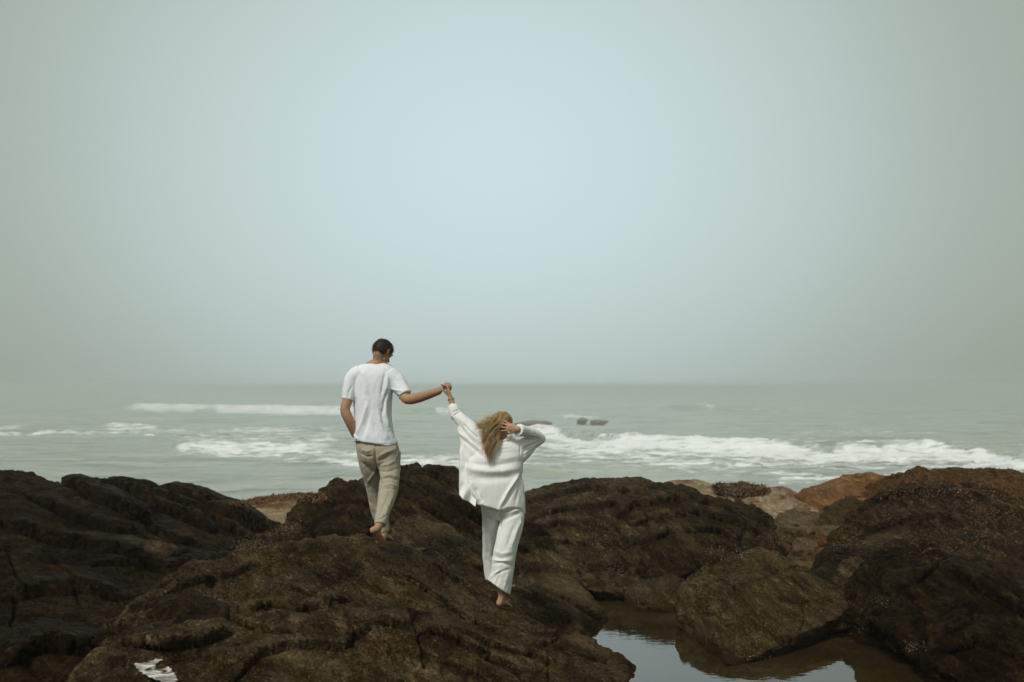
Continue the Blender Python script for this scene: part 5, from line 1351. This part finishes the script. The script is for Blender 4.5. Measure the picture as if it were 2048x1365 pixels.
    # single flyaway hairs
    for _ in range(70):
        rt = np.array(P(985 + rng.normal(0, 8), 838 + rng.normal(0, 10), 8.24)); en = np.array(P(955 + rng.normal(0, 10), 856 + rng.normal(0, 12), 8.24 + rng.normal(0, .04)))
        md = (rt + en) / 2 + rng.normal(0, .02, 3)
        pts = [(1 - t_) ** 2 * rt + 2 * t_ * (1 - t_) * md + t_ ** 2 * en for t_ in np.linspace(0, 1, 14)]
        paths.append([surf(p, .003) for p in pts]); rad.append(.0009); tn.append(rng.uniform(.5, 1))
    strands('hair_strands', paths, rad, tn, M['hair_f'], hair, org)
woman()

# ------------------------------------------------------------------ small things on the rocks
bpy.context.view_layer.update()
DG = bpy.context.evaluated_depsgraph_get()
CAMP = Vector((0, 0, CZ))
def cast(px, py):
    d = (P(px, py, 10) - CAMP).normalized()
    ok, loc, nor, i, ob, m = S.ray_cast(DG, CAMP, d, distance=60)
    if ok and ob.name.split('.')[0] in ('rock', 'boulder', 'rock_slab', 'rock_mound', 'rock_ridge', 'rock_outcrop', 'rock_shelf', 'rocky_ground', 'stone'):
        return loc, nor
    return None
def in_poly(x, y, poly):
    c = False; j = len(poly) - 1
    for i in range(len(poly)):
        a, b = poly[i], poly[j]
        if (a[1] > y) != (b[1] > y) and x < (b[0] - a[0]) * (y - a[1]) / (b[1] - a[1]) + a[0]: c = not c
        j = i
    return c
def scatter_points(polys, n, clump=0):
    out = []
    for poly in polys:
        xs = [p[0] for p in poly]; ys = [p[1] for p in poly]; k = 0; t = 0
        seeds = [(random.uniform(min(xs), max(xs)), random.uniform(min(ys), max(ys))) for _ in range(max(3, n // 14))]
        while k < n and t < n * 6:
            t += 1
            if clump:
                sx, sy = random.choice(seeds); x = random.gauss(sx, clump); y = random.gauss(sy, clump * .5)
            else:
                x = random.uniform(min(xs), max(xs)); y = random.uniform(min(ys), max(ys))
            if not clump and not in_poly(x, y, poly): continue
            r = cast(x, y)
            if r: out.append(r); k += 1
    return out
def barnacles(label, polys, n, size=(.006, .014), clump=5, mat='shell'):
    V = []; F = []
    for loc, nor in scatter_points(polys, n, clump):
        r = random.uniform(*size); a = nor.orthogonal().normalized(); b = nor.cross(a); k = len(V)
        for h, q in ((-.3, 1.0), (.55, .55)):
            for j in range(6):
                t = j * math.pi / 3 + random.uniform(-.2, .2)
                V.append(loc + nor * r * h + (a * math.cos(t) + b * math.sin(t)) * r * q * random.uniform(.85, 1.15))
        V.append(loc + nor * r * .25)
        for j in range(6):
            F.append((k + j, k + (j + 1) % 6, k + 6 + (j + 1) % 6, k + 6 + j)); F.append((k + 6 + j, k + 6 + (j + 1) % 6, k + 12))
    if not V: return
    me = mesh_np('barnacles', V, F)
    link('barnacles', me, M[mat], None, sum((Vector(v) for v in V), Vector()) / len(V), label, 'barnacles', kind='stuff')
def seaweed(label, polys, n, ln=(.05, .12), clump=0, tone=(0, 1)):
    V = []; F = []; T = []
    for loc, nor in scatter_points(polys, n, clump):
        tn = random.uniform(*tone)
        for _ in range(7):
            a = Vector((random.gauss(0, 1), random.gauss(0, 1), random.gauss(0, 1))); d = (nor * random.uniform(.25, .9) + a.normalized() * .9); d.normalize()
            sd = d.cross(nor); 
            if sd.length < .05: continue
            sd.normalize(); L_ = random.uniform(*ln); w = L_ * random.uniform(.10, .2); k = len(V)
            p = loc - nor * .01; d2 = (d + Vector((0, 0, -.9))).normalized()
            V += [p - sd * w * .5, p + sd * w * .5, p + d * L_ * .5 + sd * w, p + d * L_ * .5 - sd * w, p + d * L_ * .5 + d2 * L_ * .5]
            F += [(k, k + 1, k + 2, k + 3), (k + 3, k + 2, k + 4)]; T += [max(0, min(1, tn + random.gauss(0, .2)))] * 5
    if not V: return
    me = mesh_np('seaweed', V, F)
    at = me.attributes.new('tone', 'FLOAT', 'POINT'); at.data.foreach_set('value', np.array(T, np.float32))
    link('seaweed', me, M['weed'], None, sum((Vector(v) for v in V), Vector()) / len(V), label, 'seaweed', kind='stuff')

seaweed('rust seaweed matted over the low rock at the waterline left of the man', [[(465,1008),(510,996),(560,989),(605,987),(650,990),(648,1002),(560,1003),(500,1010)]], 900, (.03, .08), tone=(.3, 1))
seaweed('dark rust seaweed bed between the tan rocks at the right', [[(1425,972),(1480,966),(1535,978),(1530,990),(1480,996),(1440,992)]], 700, (.06, .14), tone=(.1, .7))
seaweed('brown seaweed covering the top of the ridge at the right edge', [[(1790,952),(1850,940),(1960,935),(2048,955),(2048,1000),(1960,985),(1880,975),(1800,972)]], 700, (.03, .065), clump=24, tone=(0, .8))
seaweed('ochre seaweed among the stones of the gully', [[(1545,1075),(1600,1050),(1700,1045),(1720,1080),(1690,1110),(1600,1112),(1560,1100)]], 280, (.02, .045), clump=16, tone=(.3, 1))
seaweed('rust seaweed hanging in the hollows of the right-hand outcrop', [[(1740,1070),(1830,1060),(1900,1055),(2048,1040),(2048,1090),(1900,1090),(1780,1110)], [(1950,1010),(2048,1000),(2048,1045),(1980,1045)]], 420, (.02, .05), clump=18, tone=(.1, .8))
seaweed('fringe of olive-brown weed along the pool edge of the mound', [[(1170,1200),(1205,1235),(1195,1270),(1225,1310),(1255,1350),(1240,1360),(1205,1310),(1180,1270),(1190,1240),(1160,1205)]], 260, (.015, .04), clump=5, tone=(0, .35))
barnacles('white barnacles on the dark ledge beyond the pool', [[(1130,1145),(1180,1130),(1260,1150),(1250,1180),(1180,1178),(1130,1165)], [(1185,1085),(1230,1080),(1245,1110),(1200,1122)], [(1185,1045),(1210,1050),(1205,1080),(1188,1080)]], 85, (.0025, .0055), 13)
barnacles('pale barnacles on the lower side of the big cracked boulder', [[(1460,1262),(1520,1258),(1560,1275),(1500,1318),(1470,1322)], [(1560,1225),(1690,1200),(1680,1235),(1600,1260)]], 100, (.002, .0045), 14)
barnacles('barnacles round the foot of the near-black corner boulder', [[(1705,1190),(1745,1180),(1770,1230),(1740,1262),(1712,1240)], [(1780,1280),(1850,1300),(1840,1330),(1790,1310)]], 80, (.002, .0045), 13)
barnacles('shell grit caught in the weedy gully', [[(1545,1085),(1620,1075),(1720,1070),(1700,1110),(1560,1110)], [(1430,1110),(1480,1095),(1530,1095),(1520,1112)]], 90, (.003, .006), 14)
barnacles('bleached shell gravel in the dip at the low end of the left ridge', [[(478,1082),(515,1078),(530,1088),(500,1095),(480,1092)], [(535,1066),(570,1050),(590,1055),(560,1068)]], 150, (.003, .008), 12, 'grit')
barnacles('scattered white specks on the top of the mound', [[(450,1130),(700,1085),(900,1140),(1150,1200),(1180,1290),(900,1340),(500,1340),(400,1220)]], 45, (.0022, .004), 0)
for pts, lab in (([(268,1322),(288,1312),(318,1310),(335,1322),(354,1348),(345,1358),(315,1352),(285,1338)], 'small white foamy puddle in a hollow of the dark rock, lower left'),):
    cx = sum(p[0] for p in pts) / len(pts); cy = sum(p[1] for p in pts) / len(pts)
    hs = [cast(*p) for p in pts] + [cast(cx, cy)]
    hs = [h[0].z for h in hs if h]
    if hs: puddle('puddle', pts, float(np.percentile(hs, 55)) + .006, lab)
